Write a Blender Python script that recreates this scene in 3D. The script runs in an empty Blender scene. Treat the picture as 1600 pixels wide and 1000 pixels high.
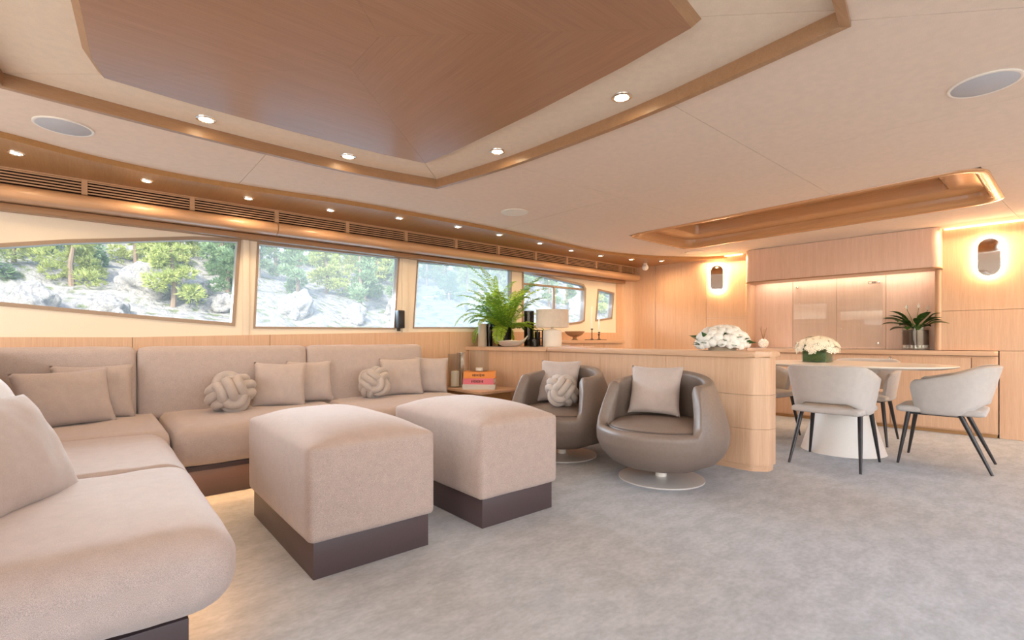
import bpy, bmesh, math, random
from mathutils import Vector, Matrix, noise
R = math.radians
C = bpy.context.scene.collection
random.seed(7)

# ------------------------------------------------------------------ camera
cam = bpy.data.objects.new('camera', bpy.data.cameras.new('camera')); C.objects.link(cam)
FW = Vector((0.64765, 0.76194, 0)); RT = Vector((0.76194, -0.64765, 0))
m = Matrix((RT, Vector((0, 0, 1)), -FW)).transposed().to_4x4(); m.translation = (0, 0, 0.97)
cam.matrix_world = m
cam.data.sensor_width = 36.0; cam.data.lens = 36.0 * 765 / 1600; cam.data.shift_y = 30 / 1600
cam.data.clip_start = 0.02; cam.data.clip_end = 500
bpy.context.scene.camera = cam

# ------------------------------------------------------------------ world, sun, daylight, exposure
sc = bpy.context.scene
sc.view_settings.view_transform = 'Standard'; sc.view_settings.look = 'None'
sc.view_settings.gamma = 1.0; sc.view_settings.use_curve_mapping = False
sc.view_settings.exposure = 0.70
W = bpy.data.worlds.new('sky'); sc.world = W; W.use_nodes = True
nt = W.node_tree; nt.nodes.clear()
sky = nt.nodes.new('ShaderNodeTexSky'); sky.sky_type = 'NISHITA'; sky.sun_disc = False
sky.sun_elevation = R(42); sky.sun_rotation = R(220); sky.air_density = 1.0; sky.dust_density = 2.5
bg = nt.nodes.new('ShaderNodeBackground'); bg.inputs['Strength'].default_value = 0.45
wo = nt.nodes.new('ShaderNodeOutputWorld')
nt.links.new(sky.outputs[0], bg.inputs[0]); nt.links.new(bg.outputs[0], wo.inputs[0])

def light(name, kind, loc, energy, color, aim=None, parent=None, rot=None, **kw):
    l = bpy.data.lights.new(name, kind); l.energy = energy; l.color = color
    for k, v in kw.items(): setattr(l, k, v)
    o = bpy.data.objects.new(name, l); C.objects.link(o); o.location = loc
    if rot is not None: o.rotation_euler = rot
    if aim is not None: o.rotation_euler = Vector(aim).to_track_quat('-Z', 'Y').to_euler()
    if parent: o.parent = parent
    return o
WARM = (1.0, 0.68, 0.40); COOL = (0.93, 0.96, 1.0)
light('sun', 'SUN', (-20, -20, 30), 3.8, (1.0, 0.92, 0.78), aim=(0.55, 0.62, -0.62), angle=R(1.5))
# daylight entering through the windows and the glass doors behind the camera
light('daylight_side_windows', 'AREA', (2.0, -2.72, 1.35), 22, COOL, aim=(0, 1, -0.05), shape='RECTANGLE', size=7.6, size_y=1.25)
light('daylight_aft_doors', 'AREA', (-2.72, 0.9, 1.05), 42, (1.0, 0.90, 0.80), aim=(1, 0, 0.02), shape='RECTANGLE', size=4.2, size_y=1.9)

# added lamp outside, above the view, in place of sky through the windows
light('added_daylight_lamp', 'AREA', (1.0, 16.0, 5.3), 3700, (0.83, 0.93, 1.0), aim=(0.0, -11.5, -3.9), shape='RECTANGLE', size=20, size_y=2.4)

# ------------------------------------------------------------------ materials
MATS = {}
def nodes(name, rough=0.5, metal=0.0, spec=0.5):
    mt = bpy.data.materials.new(name); mt.use_nodes = True
    n = mt.node_tree.nodes; p = n['Principled BSDF']
    p.inputs['Roughness'].default_value = rough; p.inputs['Metallic'].default_value = metal
    p.inputs['Specular IOR Level'].default_value = spec
    return mt, n, mt.node_tree.links, p
def ramp(n, c1, c2, a=0.3, b=0.7):
    r = n.new('ShaderNodeValToRGB'); e = r.color_ramp.elements
    e[0].position = a; e[0].color = (*c1, 1); e[1].position = b; e[1].color = (*c2, 1); return r
def coords(n, l, scale, space='Object'):
    t = n.new('ShaderNodeTexCoord'); mp = n.new('ShaderNodeMapping')
    mp.inputs['Scale'].default_value = scale; l.new(t.outputs[space], mp.inputs[0]); return mp
def bump(n, l, p, src, strength, dist=0.002):
    b = n.new('ShaderNodeBump'); b.inputs['Strength'].default_value = strength; b.inputs['Distance'].default_value = dist
    l.new(src, b.inputs['Height']); l.new(b.outputs[0], p.inputs['Normal'])
def plain(name, c, rough=0.5, metal=0.0, spec=0.5, var=0.06, scale=30):
    mt, n, l, p = nodes(name, rough, metal, spec)
    mp = coords(n, l, (scale,) * 3); t = n.new('ShaderNodeTexNoise'); t.inputs['Detail'].default_value = 3
    l.new(mp.outputs[0], t.inputs[0])
    r = ramp(n, [x * (1 - var) for x in c], [min(1, x * (1 + var)) for x in c])
    l.new(t.outputs[0], r.inputs[0]); l.new(r.outputs[0], p.inputs['Base Color']); return mt
def wood(name, c1, c2, axis='z', rough=0.38, s=1.0, coat=0.0):
    mt, n, l, p = nodes(name, rough, 0, 0.4)
    long, cross = 1.2 * s, 42 * s
    sv = {'x': (long, cross, cross), 'y': (cross, long, cross), 'z': (cross, cross, long)}[axis]
    mp = coords(n, l, sv); t = n.new('ShaderNodeTexNoise'); t.inputs['Detail'].default_value = 6; t.inputs['Roughness'].default_value = 0.65
    l.new(mp.outputs[0], t.inputs[0])
    mp2 = coords(n, l, tuple(x * 0.16 for x in sv)); t2 = n.new('ShaderNodeTexNoise'); t2.inputs['Detail'].default_value = 2
    l.new(mp2.outputs[0], t2.inputs[0])
    mx = n.new('ShaderNodeMath'); mx.operation = 'MULTIPLY_ADD'; mx.inputs[1].default_value = 0.45
    l.new(t2.outputs[0], mx.inputs[0]); l.new(t.outputs[0], mx.inputs[2])
    r = ramp(n, c1, c2, 0.45, 1.0); l.new(mx.outputs[0], r.inputs[0]); l.new(r.outputs[0], p.inputs['Base Color'])
    p.inputs['Coat Weight'].default_value = coat; p.inputs['Coat Roughness'].default_value = 0.22
    bump(n, l, p, t.outputs[0], 0.08); return mt
def fabric(name, c, scale=260, var=0.12, rough=0.9, strength=0.35, blotch=0.06):
    mt, n, l, p = nodes(name, rough, 0, 0.2)
    mp = coords(n, l, (scale, scale, scale * 0.3)); t = n.new('ShaderNodeTexNoise'); t.inputs['Detail'].default_value = 2
    l.new(mp.outputs[0], t.inputs[0])
    mp2 = coords(n, l, (5, 5, 5)); t2 = n.new('ShaderNodeTexNoise'); t2.inputs['Detail'].default_value = 3
    l.new(mp2.outputs[0], t2.inputs[0])
    r = ramp(n, [x * (1 - var) for x in c], [min(1, x * (1 + var)) for x in c], 0.35, 0.65); l.new(t.outputs[0], r.inputs[0])
    r2 = ramp(n, (1 - blotch,) * 3, (1, 1, 1), 0.35, 0.65); l.new(t2.outputs[0], r2.inputs[0])
    mx = n.new('ShaderNodeMixRGB'); mx.blend_type = 'MULTIPLY'; mx.inputs[0].default_value = 1
    l.new(r.outputs[0], mx.inputs[1]); l.new(r2.outputs[0], mx.inputs[2]); l.new(mx.outputs[0], p.inputs['Base Color'])
    p.inputs['Sheen Weight'].default_value = 0.25
    bump(n, l, p, t.outputs[0], strength, 0.002); return mt
def carpet_mat():
    mt, n, l, p = nodes('grey wool carpet', 0.95, 0, 0.15)
    def nz(scale, detail=3):
        mp = coords(n, l, scale); t = n.new('ShaderNodeTexNoise'); t.inputs['Detail'].default_value = detail; t.inputs['Roughness'].default_value = 0.6; l.new(mp.outputs[0], t.inputs[0]); return t
    fine, mid, big = nz((330,) * 3), nz((7, 11, 7), 5), nz((1.3, 2.2, 1), 4)
    r = ramp(n, (0.385, 0.41, 0.445), (0.53, 0.565, 0.61), 0.3, 0.7); l.new(fine.outputs[0], r.inputs[0]); col = r
    for t, lo, a, b in ((mid, 0.90, 0.36, 0.64), (big, 0.90, 0.40, 0.60)):
        r2 = ramp(n, (lo,) * 3, (1.04, 1.04, 1.04), a, b); l.new(t.outputs[0], r2.inputs[0])
        mx = n.new('ShaderNodeMixRGB'); mx.blend_type = 'MULTIPLY'; mx.inputs[0].default_value = 1; l.new(col.outputs[0], mx.inputs[1]); l.new(r2.outputs[0], mx.inputs[2]); col = mx
    l.new(col.outputs[0], p.inputs['Base Color']); bump(n, l, p, fine.outputs[0], 0.35, 0.003); return mt
def rock_mat():
    mt, n, l, p = nodes('pale limestone', 0.95)
    mp = coords(n, l, (1.4,) * 3); t = n.new('ShaderNodeTexNoise'); t.inputs['Detail'].default_value = 9; t.inputs['Roughness'].default_value = 0.7; l.new(mp.outputs[0], t.inputs[0])
    r = ramp(n, (0.34, 0.33, 0.34), (0.66, 0.61, 0.55), 0.36, 0.58); l.new(t.outputs[0], r.inputs[0]); l.new(r.outputs[0], p.inputs['Base Color'])
    bump(n, l, p, t.outputs[0], 1.0, 0.35); return mt
def leafmat(name, c, var, scale):
    mt = plain(name, c, 0.5, var=var, scale=scale); n = mt.node_tree.nodes; l = mt.node_tree.links; p = n['Principled BSDF']
    tl = n.new('ShaderNodeBsdfTranslucent'); l.new(p.inputs['Base Color'].links[0].from_socket, tl.inputs[0])
    mx = n.new('ShaderNodeMixShader'); mx.inputs[0].default_value = 0.45; l.new(p.outputs[0], mx.inputs[1]); l.new(tl.outputs[0], mx.inputs[2])
    l.new(mx.outputs[0], n['Material Output'].inputs[0]); return mt
def emit(name, c, strength):
    mt, n, l, p = nodes(name, 0.4)
    p.inputs['Base Color'].default_value = (*c, 1); p.inputs['Emission Color'].default_value = (*c, 1)
    p.inputs['Emission Strength'].default_value = strength; return mt
def glass(name, tint, film, rough=0.0, filmcol=(0.9, 0.95, 1.0), ior=1.45):
    """thin clear pane: transparent + a translucent share that imitates haze + gloss"""
    mt = bpy.data.materials.new(name); mt.use_nodes = True; n = mt.node_tree.nodes; l = mt.node_tree.links; n.clear()
    o = n.new('ShaderNodeOutputMaterial'); tr = n.new('ShaderNodeBsdfTransparent'); tr.inputs[0].default_value = (*tint, 1)
    tl = n.new('ShaderNodeBsdfTranslucent'); tl.inputs[0].default_value = (*filmcol, 1)
    m1 = n.new('ShaderNodeMixShader'); m1.inputs[0].default_value = film
    gl = n.new('ShaderNodeBsdfGlossy'); gl.inputs['Roughness'].default_value = max(rough, 0.02)
    lw = n.new('ShaderNodeLayerWeight'); lw.inputs[0].default_value = 0.5      # Schlick: the same from either side of a thin sheet
    pw = n.new('ShaderNodeMath'); pw.operation = 'POWER'; pw.inputs[1].default_value = 4.0; l.new(lw.outputs['Facing'], pw.inputs[0])
    fr = n.new('ShaderNodeMath'); fr.operation = 'MULTIPLY_ADD'; fr.inputs[1].default_value = 0.45 * min(1, (ior - 1) / 0.3); fr.inputs[2].default_value = ((ior - 1) / (ior + 1)) ** 2
    l.new(pw.outputs[0], fr.inputs[0])
    m2 = n.new('ShaderNodeMixShader')
    l.new(tr.outputs[0], m1.inputs[1]); l.new(tl.outputs[0], m1.inputs[2]); l.new(fr.outputs[0], m2.inputs[0])
    l.new(m1.outputs[0], m2.inputs[1]); l.new(gl.outputs[0], m2.inputs[2]); l.new(m2.outputs[0], o.inputs[0]); return mt

OAK1, OAK2 = (0.58, 0.35, 0.215), (0.74, 0.495, 0.33)
M = dict(
    oak=wood('pale oak veneer, upright grain', OAK1, OAK2, 'z', 0.34, coat=0.15),
    oak_daylit=wood('oak veneer with daylight tint', (0.70, 0.48, 0.37), (0.84, 0.62, 0.50), 'z', 0.34, coat=0.2),  # oak tinted lighter and pinker: cool daylight put into the colour
    oak_x=wood('pale oak veneer, lengthwise grain', OAK1, OAK2, 'x', 0.34, coat=0.15),
    oak_y=wood('pale oak veneer, crosswise grain', OAK1, OAK2, 'y', 0.34, coat=0.15),
    soffit=wood('honey oak soffit', (0.34, 0.17, 0.060), (0.47, 0.25, 0.095), 'y', 0.35, coat=0.1),
    band=wood('honey oak valance', (0.50, 0.29, 0.16), (0.62, 0.38, 0.22), 'x', 0.32, coat=0.2),
    raft_x=wood('walnut tinted raft veneer along', (0.31, 0.155, 0.085), (0.40, 0.21, 0.122), 'x', 0.33, s=0.8, coat=0.35),
    raft_y=wood('walnut tinted raft veneer across', (0.31, 0.155, 0.085), (0.40, 0.21, 0.122), 'y', 0.33, s=0.8, coat=0.35),
    trim=wood('coffer moulding wood', (0.32, 0.17, 0.085), (0.42, 0.24, 0.125), 'x', 0.35),
    gloss=wood('gloss copper-toned wood', (0.50, 0.25, 0.10), (0.62, 0.34, 0.16), 'y', 0.2, coat=0.6),
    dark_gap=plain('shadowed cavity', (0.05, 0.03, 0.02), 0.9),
    cream=fabric('cream suede ceiling', (0.76, 0.605, 0.475), 60, 0.03, 0.85, 0.1, 0.05),
    recess=fabric('ivory suede recess', (0.75, 0.605, 0.45), 60, 0.03, 0.85, 0.1, 0.05),
    wall_cream=plain('cream painted wall', (0.82, 0.74, 0.62), 0.5, var=0.02),
    carpet=carpet_mat(),
    sofa=fabric('greige woven upholstery', (0.52, 0.43, 0.395), 240, 0.26),
    pillow=fabric('taupe woven cushion cloth', (0.50, 0.42, 0.385), 240, 0.28),
    pillow_pale=fabric('pale grey cushion cloth', (0.68, 0.65, 0.64), 300, 0.1),
    knot=fabric('grey beige jersey', (0.50, 0.43, 0.385), 200, 0.2),
    pouf=fabric('oatmeal woven upholstery', (0.47, 0.37, 0.325), 240, 0.30),
    taupe=plain('taupe lacquer', (0.080, 0.054, 0.056), 0.4, var=0.03),
    leather=plain('taupe leather', (0.205, 0.155, 0.128), 0.44, var=0.06, scale=12),
    disc=plain('satin pale metal disc', (0.66, 0.62, 0.58), 0.3, 0.25, var=0.04),
    seam=plain('dark leather seam', (0.12, 0.09, 0.075), 0.5),
    chair=fabric('light grey bouclé', (0.52, 0.485, 0.465), 260, 0.08),
    black=plain('black metal', (0.018, 0.017, 0.02), 0.35),
    plastic=plain('black plastic', (0.03, 0.03, 0.032), 0.45),
    white=plain('white matt lacquer', (0.74, 0.71, 0.67), 0.4, var=0.02),
    tabletop=plain('white stone table top', (0.80, 0.74, 0.66), 0.25, var=0.03),
    steel=plain('polished steel', (0.75, 0.74, 0.72), 0.12, 1.0, var=0.02),
    chrome=plain('nickel', (0.80, 0.76, 0.70), 0.22, 1.0, var=0.03),
    silver=plain('hammered silver', (0.80, 0.78, 0.75), 0.35, 0.55, var=0.08, scale=40),
    mirror=plain('mirror', (0.90, 0.86, 0.80), 0.04, 1.0, var=0.01),
    speaker=plain('grey speaker cloth', (0.50, 0.50, 0.52), 0.8, var=0.03),
    rim=plain('cream metal rim', (0.84, 0.78, 0.70), 0.4, var=0.02),
    lamp_on=emit('glowing downlight', (1.0, 0.80, 0.50), 28.0),
    led=emit('warm LED strip', (1.0, 0.60, 0.28), 6.0),
    led_soft=emit('warm cove LED', (1.0, 0.66, 0.34), 5.0),
    halo=emit('sconce halo diffuser', (1.0, 0.72, 0.38), 24.0),
    ceramic=plain('white ceramic', (0.80, 0.77, 0.73), 0.45, var=0.02),
    shade=fabric('linen lamp shade', (0.74, 0.67, 0.60), 300, 0.05),
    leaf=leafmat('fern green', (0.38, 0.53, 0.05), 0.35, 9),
    leaf_mid=leafmat('darker fern green', (0.17, 0.32, 0.035), 0.35, 9),  # darker green for every third frond
    leaf_dark=plain('deep glossy green', (0.035, 0.10, 0.02), 0.35, var=0.3, scale=14),
    petal=plain('cream petals', (0.93, 0.89, 0.76), 0.6, var=0.05),
    petal_white=plain('white petals', (0.94, 0.92, 0.86), 0.6, var=0.04),
    stem=plain('green stem', (0.16, 0.25, 0.06), 0.6),
    soil=plain('dark soil', (0.075, 0.043, 0.032), 0.9, var=0.4),
    pebble=plain('white pebble', (0.75, 0.72, 0.68), 0.6),
    glassware=glass('clear glassware', (0.97, 0.98, 0.975), 0.02, ior=1.45),
    smoke=glass('smoked glassware', (0.30, 0.28, 0.26), 0.02, ior=1.4),
    pane=glass('clear window pane', (0.94, 0.97, 0.98), 0.015, ior=1.12),
    pane_haze=glass('window pane with haze film', (0.88, 0.92, 0.95), 0.055, ior=1.15, filmcol=(1.0, 0.97, 0.92)),  # translucent share stands in for haze and reflection over the view
    pane_haze_thick=glass('window pane with thick haze film', (0.66, 0.72, 0.77), 0.14, filmcol=(1.0, 0.97, 0.92), ior=1.15),  # thicker translucent haze put into the pane to wash out the view
    window_frame=plain('bronze window trim', (0.34, 0.25, 0.18), 0.35, var=0.08),
    wax=plain('candle wax', (0.86, 0.80, 0.70), 0.5, var=0.02),
    stoneware=plain('beige stoneware', (0.46, 0.38, 0.29), 0.7),
    bowlwood=wood('turned wood bowl', (0.30, 0.16, 0.08), (0.46, 0.28, 0.16), 'x', 0.4),
    orange=plain('orange book cloth', (0.85, 0.30, 0.06), 0.6, var=0.04),
    pink=plain('pink book cloth', (0.80, 0.20, 0.25), 0.6, var=0.04),
    grey_book=plain('pale grey book cloth', (0.66, 0.62, 0.56), 0.6, var=0.04),
    paper=plain('page edges', (0.80, 0.76, 0.68), 0.8, var=0.05),
    ink=plain('dark print', (0.10, 0.04, 0.03), 0.7),
    rock=rock_mat(),
    needles=leafmat('pine needles', (0.46, 0.50, 0.17), 0.35, 2.2),
    needles_b=leafmat('blue green pine needles', (0.27, 0.37, 0.19), 0.35, 2.2),
    bark=plain('pine bark', (0.20, 0.14, 0.10), 0.9, var=0.3),
    terrain=None)
def terrain_mat():
    mt, n, l, p = nodes('limestone slope', 0.95)
    mp = coords(n, l, (0.5,) * 3); t = n.new('ShaderNodeTexNoise'); t.inputs['Detail'].default_value = 8; l.new(mp.outputs[0], t.inputs[0])
    r = ramp(n, (0.13, 0.15, 0.07), (0.27, 0.255, 0.235), 0.36, 0.46); l.new(t.outputs[0], r.inputs[0])
    mp2 = coords(n, l, (3,) * 3); v = n.new('ShaderNodeTexVoronoi'); v.feature = 'DISTANCE_TO_EDGE'; l.new(mp2.outputs[0], v.inputs[0])
    r2 = ramp(n, (0.55, 0.55, 0.58), (1, 1, 1), 0.0, 0.12); l.new(v.outputs[0], r2.inputs[0])
    mx = n.new('ShaderNodeMixRGB'); mx.blend_type = 'MULTIPLY'; mx.inputs[0].default_value = 0.8
    l.new(r.outputs[0], mx.inputs[1]); l.new(r2.outputs[0], mx.inputs[2]); l.new(mx.outputs[0], p.inputs['Base Color'])
    bump(n, l, p, t.outputs[0], 0.9, 0.4); return mt
M['terrain'] = terrain_mat()

# ------------------------------------------------------------------ helpers
def tag(o, label=None, cat=None, group=None, kind=None):
    if label: o['label'] = label
    if cat: o['category'] = cat
    if group: o['group'] = group
    if kind: o['kind'] = kind
    return o
def empty(name, loc=(0, 0, 0), rz=0.0):
    o = bpy.data.objects.new(name, None); C.objects.link(o); o.location = loc; o.rotation_euler.z = rz; o.empty_display_size = 0.05; return o
def thing(name, label, cat, loc=(0, 0, 0), rz=0.0, group=None):
    return tag(empty(name, loc, rz), label, cat, group)
def obj(name, bm, mat, parent=None, smooth=True, angle=40):
    me = bpy.data.meshes.new(name)
    if isinstance(bm, bmesh.types.BMesh):
        bmesh.ops.recalc_face_normals(bm, faces=bm.faces); bm.to_mesh(me); bm.free()
    else: me.from_pydata(*bm)
    me.materials.append(M[mat] if isinstance(mat, str) else mat)
    if smooth:
        me.polygons.foreach_set('use_smooth', [True] * len(me.polygons))
        try: me.set_sharp_from_angle(angle=R(angle))
        except Exception: pass
    o = bpy.data.objects.new(name, me); C.objects.link(o)
    if parent: o.parent = parent
    return o
def copy_tree(o, parent=None):
    c = o.copy(); C.objects.link(c)
    if parent: c.parent = parent
    for ch in list(o.children): copy_tree(ch, c)
    return c
def box(bm, lo, hi, bev=0.0, seg=2):
    vs = [bm.verts.new((x, y, z)) for x in (lo[0], hi[0]) for y in (lo[1], hi[1]) for z in (lo[2], hi[2])]
    f = [(0, 1, 3, 2), (4, 6, 7, 5), (0, 4, 5, 1), (2, 3, 7, 6), (0, 2, 6, 4), (1, 5, 7, 3)]
    fs = [bm.faces.new([vs[i] for i in q]) for q in f]
    if bev > 0:
        es = list({e for fc in fs for e in fc.edges})
        bmesh.ops.bevel(bm, geom=es, offset=bev, segments=seg, affect='EDGES', profile=0.5)
    return bm
def boxo(name, lo, hi, mat, parent=None, bev=0.004, seg=2):
    return obj(name, box(bmesh.new(), lo, hi, bev, seg), mat, parent)
def prism(bm, pts, z0, z1, bev=0.0):
    a = [bm.verts.new((x, y, z0)) for x, y in pts]; b = [bm.verts.new((x, y, z1)) for x, y in pts]
    n = len(pts); bot = bm.faces.new(a[::-1]); top = bm.faces.new(b)
    for i in range(n): bm.faces.new((a[i], a[(i + 1) % n], b[(i + 1) % n], b[i]))
    if bev > 0:
        bmesh.ops.bevel(bm, geom=list(bot.edges) + list(top.edges), offset=bev, segments=2, affect='EDGES', profile=0.5)
    return bm
def lathe(bm, prof, n=32, c=(0, 0, 0), sx=1.0, sy=1.0, cap=True):
    rings = []
    for r, z in prof:
        if r < 1e-5: rings.append([bm.verts.new((c[0], c[1], c[2] + z))]); continue
        rings.append([bm.verts.new((c[0] + sx * r * math.cos(2 * math.pi * i / n), c[1] + sy * r * math.sin(2 * math.pi * i / n), c[2] + z)) for i in range(n)])
    for a, b in zip(rings, rings[1:]):
        for i in range(n):
            j = (i + 1) % n
            if len(a) == 1 and len(b) == 1: continue
            if len(a) == 1: bm.faces.new((a[0], b[j], b[i]))
            elif len(b) == 1: bm.faces.new((a[i], a[j], b[0]))
            else: bm.faces.new((a[i], a[j], b[j], b[i]))
    if cap:
        for rg, rev in ((rings[0], True), (rings[-1], False)):
            if len(rg) > 1: bm.faces.new(rg[::-1] if rev else rg)
    return bm
def tube(bm, pts, rad, n=8, closed=False, cap=True):
    pts = [Vector(p) for p in pts]; k = len(pts); rs = rad if isinstance(rad, (list, tuple)) else [rad] * k
    rings = []; up = None
    for i, p in enumerate(pts):
        if closed: t = pts[(i + 1) % k] - pts[i - 1]
        else: t = pts[min(i + 1, k - 1)] - pts[max(i - 1, 0)]
        t.normalize()
        if up is None: up = t.orthogonal().normalized()
        up = (up - t * up.dot(t)).normalized(); sd = t.cross(up)
        rings.append([bm.verts.new(p + (up * math.cos(2 * math.pi * j / n) + sd * math.sin(2 * math.pi * j / n)) * rs[i]) for j in range(n)])
    off = 0
    if closed:
        d = [(rings[-1][0].co - v.co).length for v in rings[0]]; off = d.index(min(d))
    for i in range(k if closed else k - 1):
        a, b = rings[i], rings[(i + 1) % k]; o = off if closed and i == k - 1 else 0
        for j in range(n): bm.faces.new((a[j], a[(j + 1) % n], b[(j + 1 + o) % n], b[(j + o) % n]))
    if cap and not closed:
        bm.faces.new(rings[0][::-1]); bm.faces.new(rings[-1])
    return bm
def rbox(size, r, n=12, puff=(0, 0, 0), crown=0.0, wrinkle=0.0, seed=0, rz=None):
    """rounded cushion block centred on the origin: r round edges; crown lowers the top towards its borders"""
    bm = bmesh.new(); bmesh.ops.create_cube(bm, size=2.0)
    bmesh.ops.subdivide_edges(bm, edges=bm.edges[:], cuts=n, use_grid_fill=True)
    h = Vector(size) / 2; R6 = r if isinstance(r, tuple) else (r, r, r, r, rz or r, rz or r)     # radii at -x +x -y +y -z +z
    for v in bm.verts:
        c = v.co
        p = Vector([math.copysign(abs(c[i]) ** 0.72, c[i]) * h[i] for i in range(3)])
        rr = [R6[2 * i + (1 if c[i] > 0 else 0)] for i in range(3)]
        q = Vector([max(-h[i] + R6[2 * i], min(h[i] - R6[2 * i + 1], p[i])) for i in range(3)])
        d = Vector([(p[i] - q[i]) / rr[i] for i in range(3)])
        if d.length > 1e-6:
            d.normalize(); p = q + Vector([d[i] * rr[i] for i in range(3)])
        u = [min(1, abs(p[i]) / h[i]) for i in range(3)]
        for i in range(3):
            if puff[i]:
                a, b = [j for j in range(3) if j != i]
                p[i] += math.copysign(puff[i] * (1 - u[a] ** 2) * (1 - u[b] ** 2), p[i]) * u[i]
        if crown and p.z > 0: p.z -= crown * (1 - (1 - u[0] ** 3.6) * (1 - u[1] ** 3.6)) * (p.z / h.z)
        if wrinkle:
            w = noise.noise(Vector((p.x * 5 + seed, p.y * 5, p.z * 5))) + 0.5 * noise.noise(Vector((p.x * 14 + seed, p.y * 9, p.z * 9)))
            p.z += wrinkle * w
        v.co = p
    return bm
def pillow_mesh(w, h, t, seed=0, n=22):
    bm = bmesh.new(); g = {}
    for s in (1, -1):
        for i in range(n + 1):
            for j in range(n + 1):
                u, v = -1 + 2 * i / n, -1 + 2 * j / n
                edge = i in (0, n) or j in (0, n)
                if s < 0 and edge: g[s, i, j] = g[1, i, j]; continue
                x = w / 2 * u * (1 - 0.085 * (1 - v * v) * abs(u) ** 3); y = h / 2 * v * (1 - 0.085 * (1 - u * u) * abs(v) ** 3)
                z = s * t / 2 * max(0, (1 - u ** 2) * (1 - v ** 2)) ** 0.42
                wr = noise.noise(Vector((x * 9 + seed * 3.1, y * 9, s * 2 + seed))) * 0.010 + noise.noise(Vector((x * 22 + seed, y * 16, s))) * 0.004
                z += wr * (0 if edge else 1) + (0.008 * noise.noise(Vector((u * 2 + seed, v * 2, 0))) if edge else 0)
                g[s, i, j] = bm.verts.new((x, y, z))
    for s in (1, -1):
        for i in range(n):
            for j in range(n):
                bm.faces.new((g[s, i, j], g[s, i + 1, j], g[s, i + 1, j + 1], g[s, i, j + 1]))
    return bm
def lean(o, loc, yaw, back, roll=0.0):
    """local x = width, y = up, z = the face that looks along yaw, leaning back"""
    d = Vector((math.cos(R(yaw)), math.sin(R(yaw)), 0)); z = Vector((0, 0, 1)); b = R(back)
    up = z * math.cos(b) - d * math.sin(b); nn = d * math.cos(b) + z * math.sin(b); w = up.cross(nn)
    mm = Matrix((w, up, nn)).transposed().to_4x4() @ Matrix.Rotation(R(roll), 4, 'Z'); mm.translation = loc
    o.matrix_world = mm
def shape2d(outer, holes, depth):
    """extruded flat shape with holes, in local xy, centred on local z = 0"""
    cu = bpy.data.curves.new('shape', 'CURVE'); cu.dimensions = '2D'; cu.fill_mode = 'BOTH'; cu.extrude = depth / 2
    for poly in [outer] + list(holes):
        s = cu.splines.new('POLY'); s.points.add(len(poly) - 1); s.use_cyclic_u = True
        for i, (x, y) in enumerate(poly): s.points[i].co = (x, y, 0, 1)
    o = bpy.data.objects.new('shape', cu); C.objects.link(o)
    me = bpy.data.meshes.new_from_object(o); bpy.data.objects.remove(o); bpy.data.curves.remove(cu)
    bm = bmesh.new(); bm.from_mesh(me); bpy.data.meshes.remove(me); return bm
XZ = Matrix(((1, 0, 0, 0), (0, 0, 1, 0), (0, 1, 0, 0), (0, 0, 0, 1)))   # (x, y=z, depth) -> wall plane
def wallshape(name, outer, holes, y, depth, mat, parent=None):
    bm = shape2d(outer, holes, depth); bm.transform(Matrix.Translation((0, y, 0)) @ XZ); return obj(name, bm, mat, parent, smooth=False)
def offset(pts, d):
    n = len(pts); out = []
    for i in range(n):
        p0, p1, p2 = (Vector(pts[i - 1]), Vector(pts[i]), Vector(pts[(i + 1) % n]))
        a = (p1 - p0).normalized(); b = (p2 - p1).normalized()
        na, nb = Vector((a.y, -a.x)), Vector((b.y, -b.x)); nn = (na + nb).normalized()
        out.append(tuple(p1 + nn * (d / max(0.3, nn.dot(na)))))
    return out
def smooth_path(pts, n=8):
    out = []
    P = [Vector(p) for p in pts]
    for i in range(len(P) - 1):
        p0 = P[max(i - 1, 0)]; p1 = P[i]; p2 = P[i + 1]; p3 = P[min(i + 2, len(P) - 1)]
        for k in range(n):
            t = k / n
            out.append(tuple(0.5 * ((2 * p1) + (p2 - p0) * t + (2 * p0 - 5 * p1 + 4 * p2 - p3) * t * t + (3 * p1 - p0 - 3 * p2 + p3) * t ** 3)))
    out.append(tuple(P[-1])); return out
ORD = ['first', 'second', 'third', 'fourth', 'fifth', 'sixth', 'seventh', 'eighth', 'ninth', 'tenth', 'eleventh', 'twelfth', 'thirteenth', 'fourteenth', 'fifteenth', 'sixteenth']

# ------------------------------------------------------------------ room shell
CZ = 2.11
tag(obj('floor', box(bmesh.new(), (-2.7, -2.7, -0.08), (7.4, 4.9, 0.0)), 'carpet', smooth=False), 'wall to wall light grey wool carpet', None, None, 'structure')
# roof deck over everything
tag(boxo('trim_1', (-2.9, -2.9, CZ + 0.26), (7.6, 5.1, CZ + 0.34), 'cream', bev=0), 'roof deck above the ceiling panels', None, None, 'structure')

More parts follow.
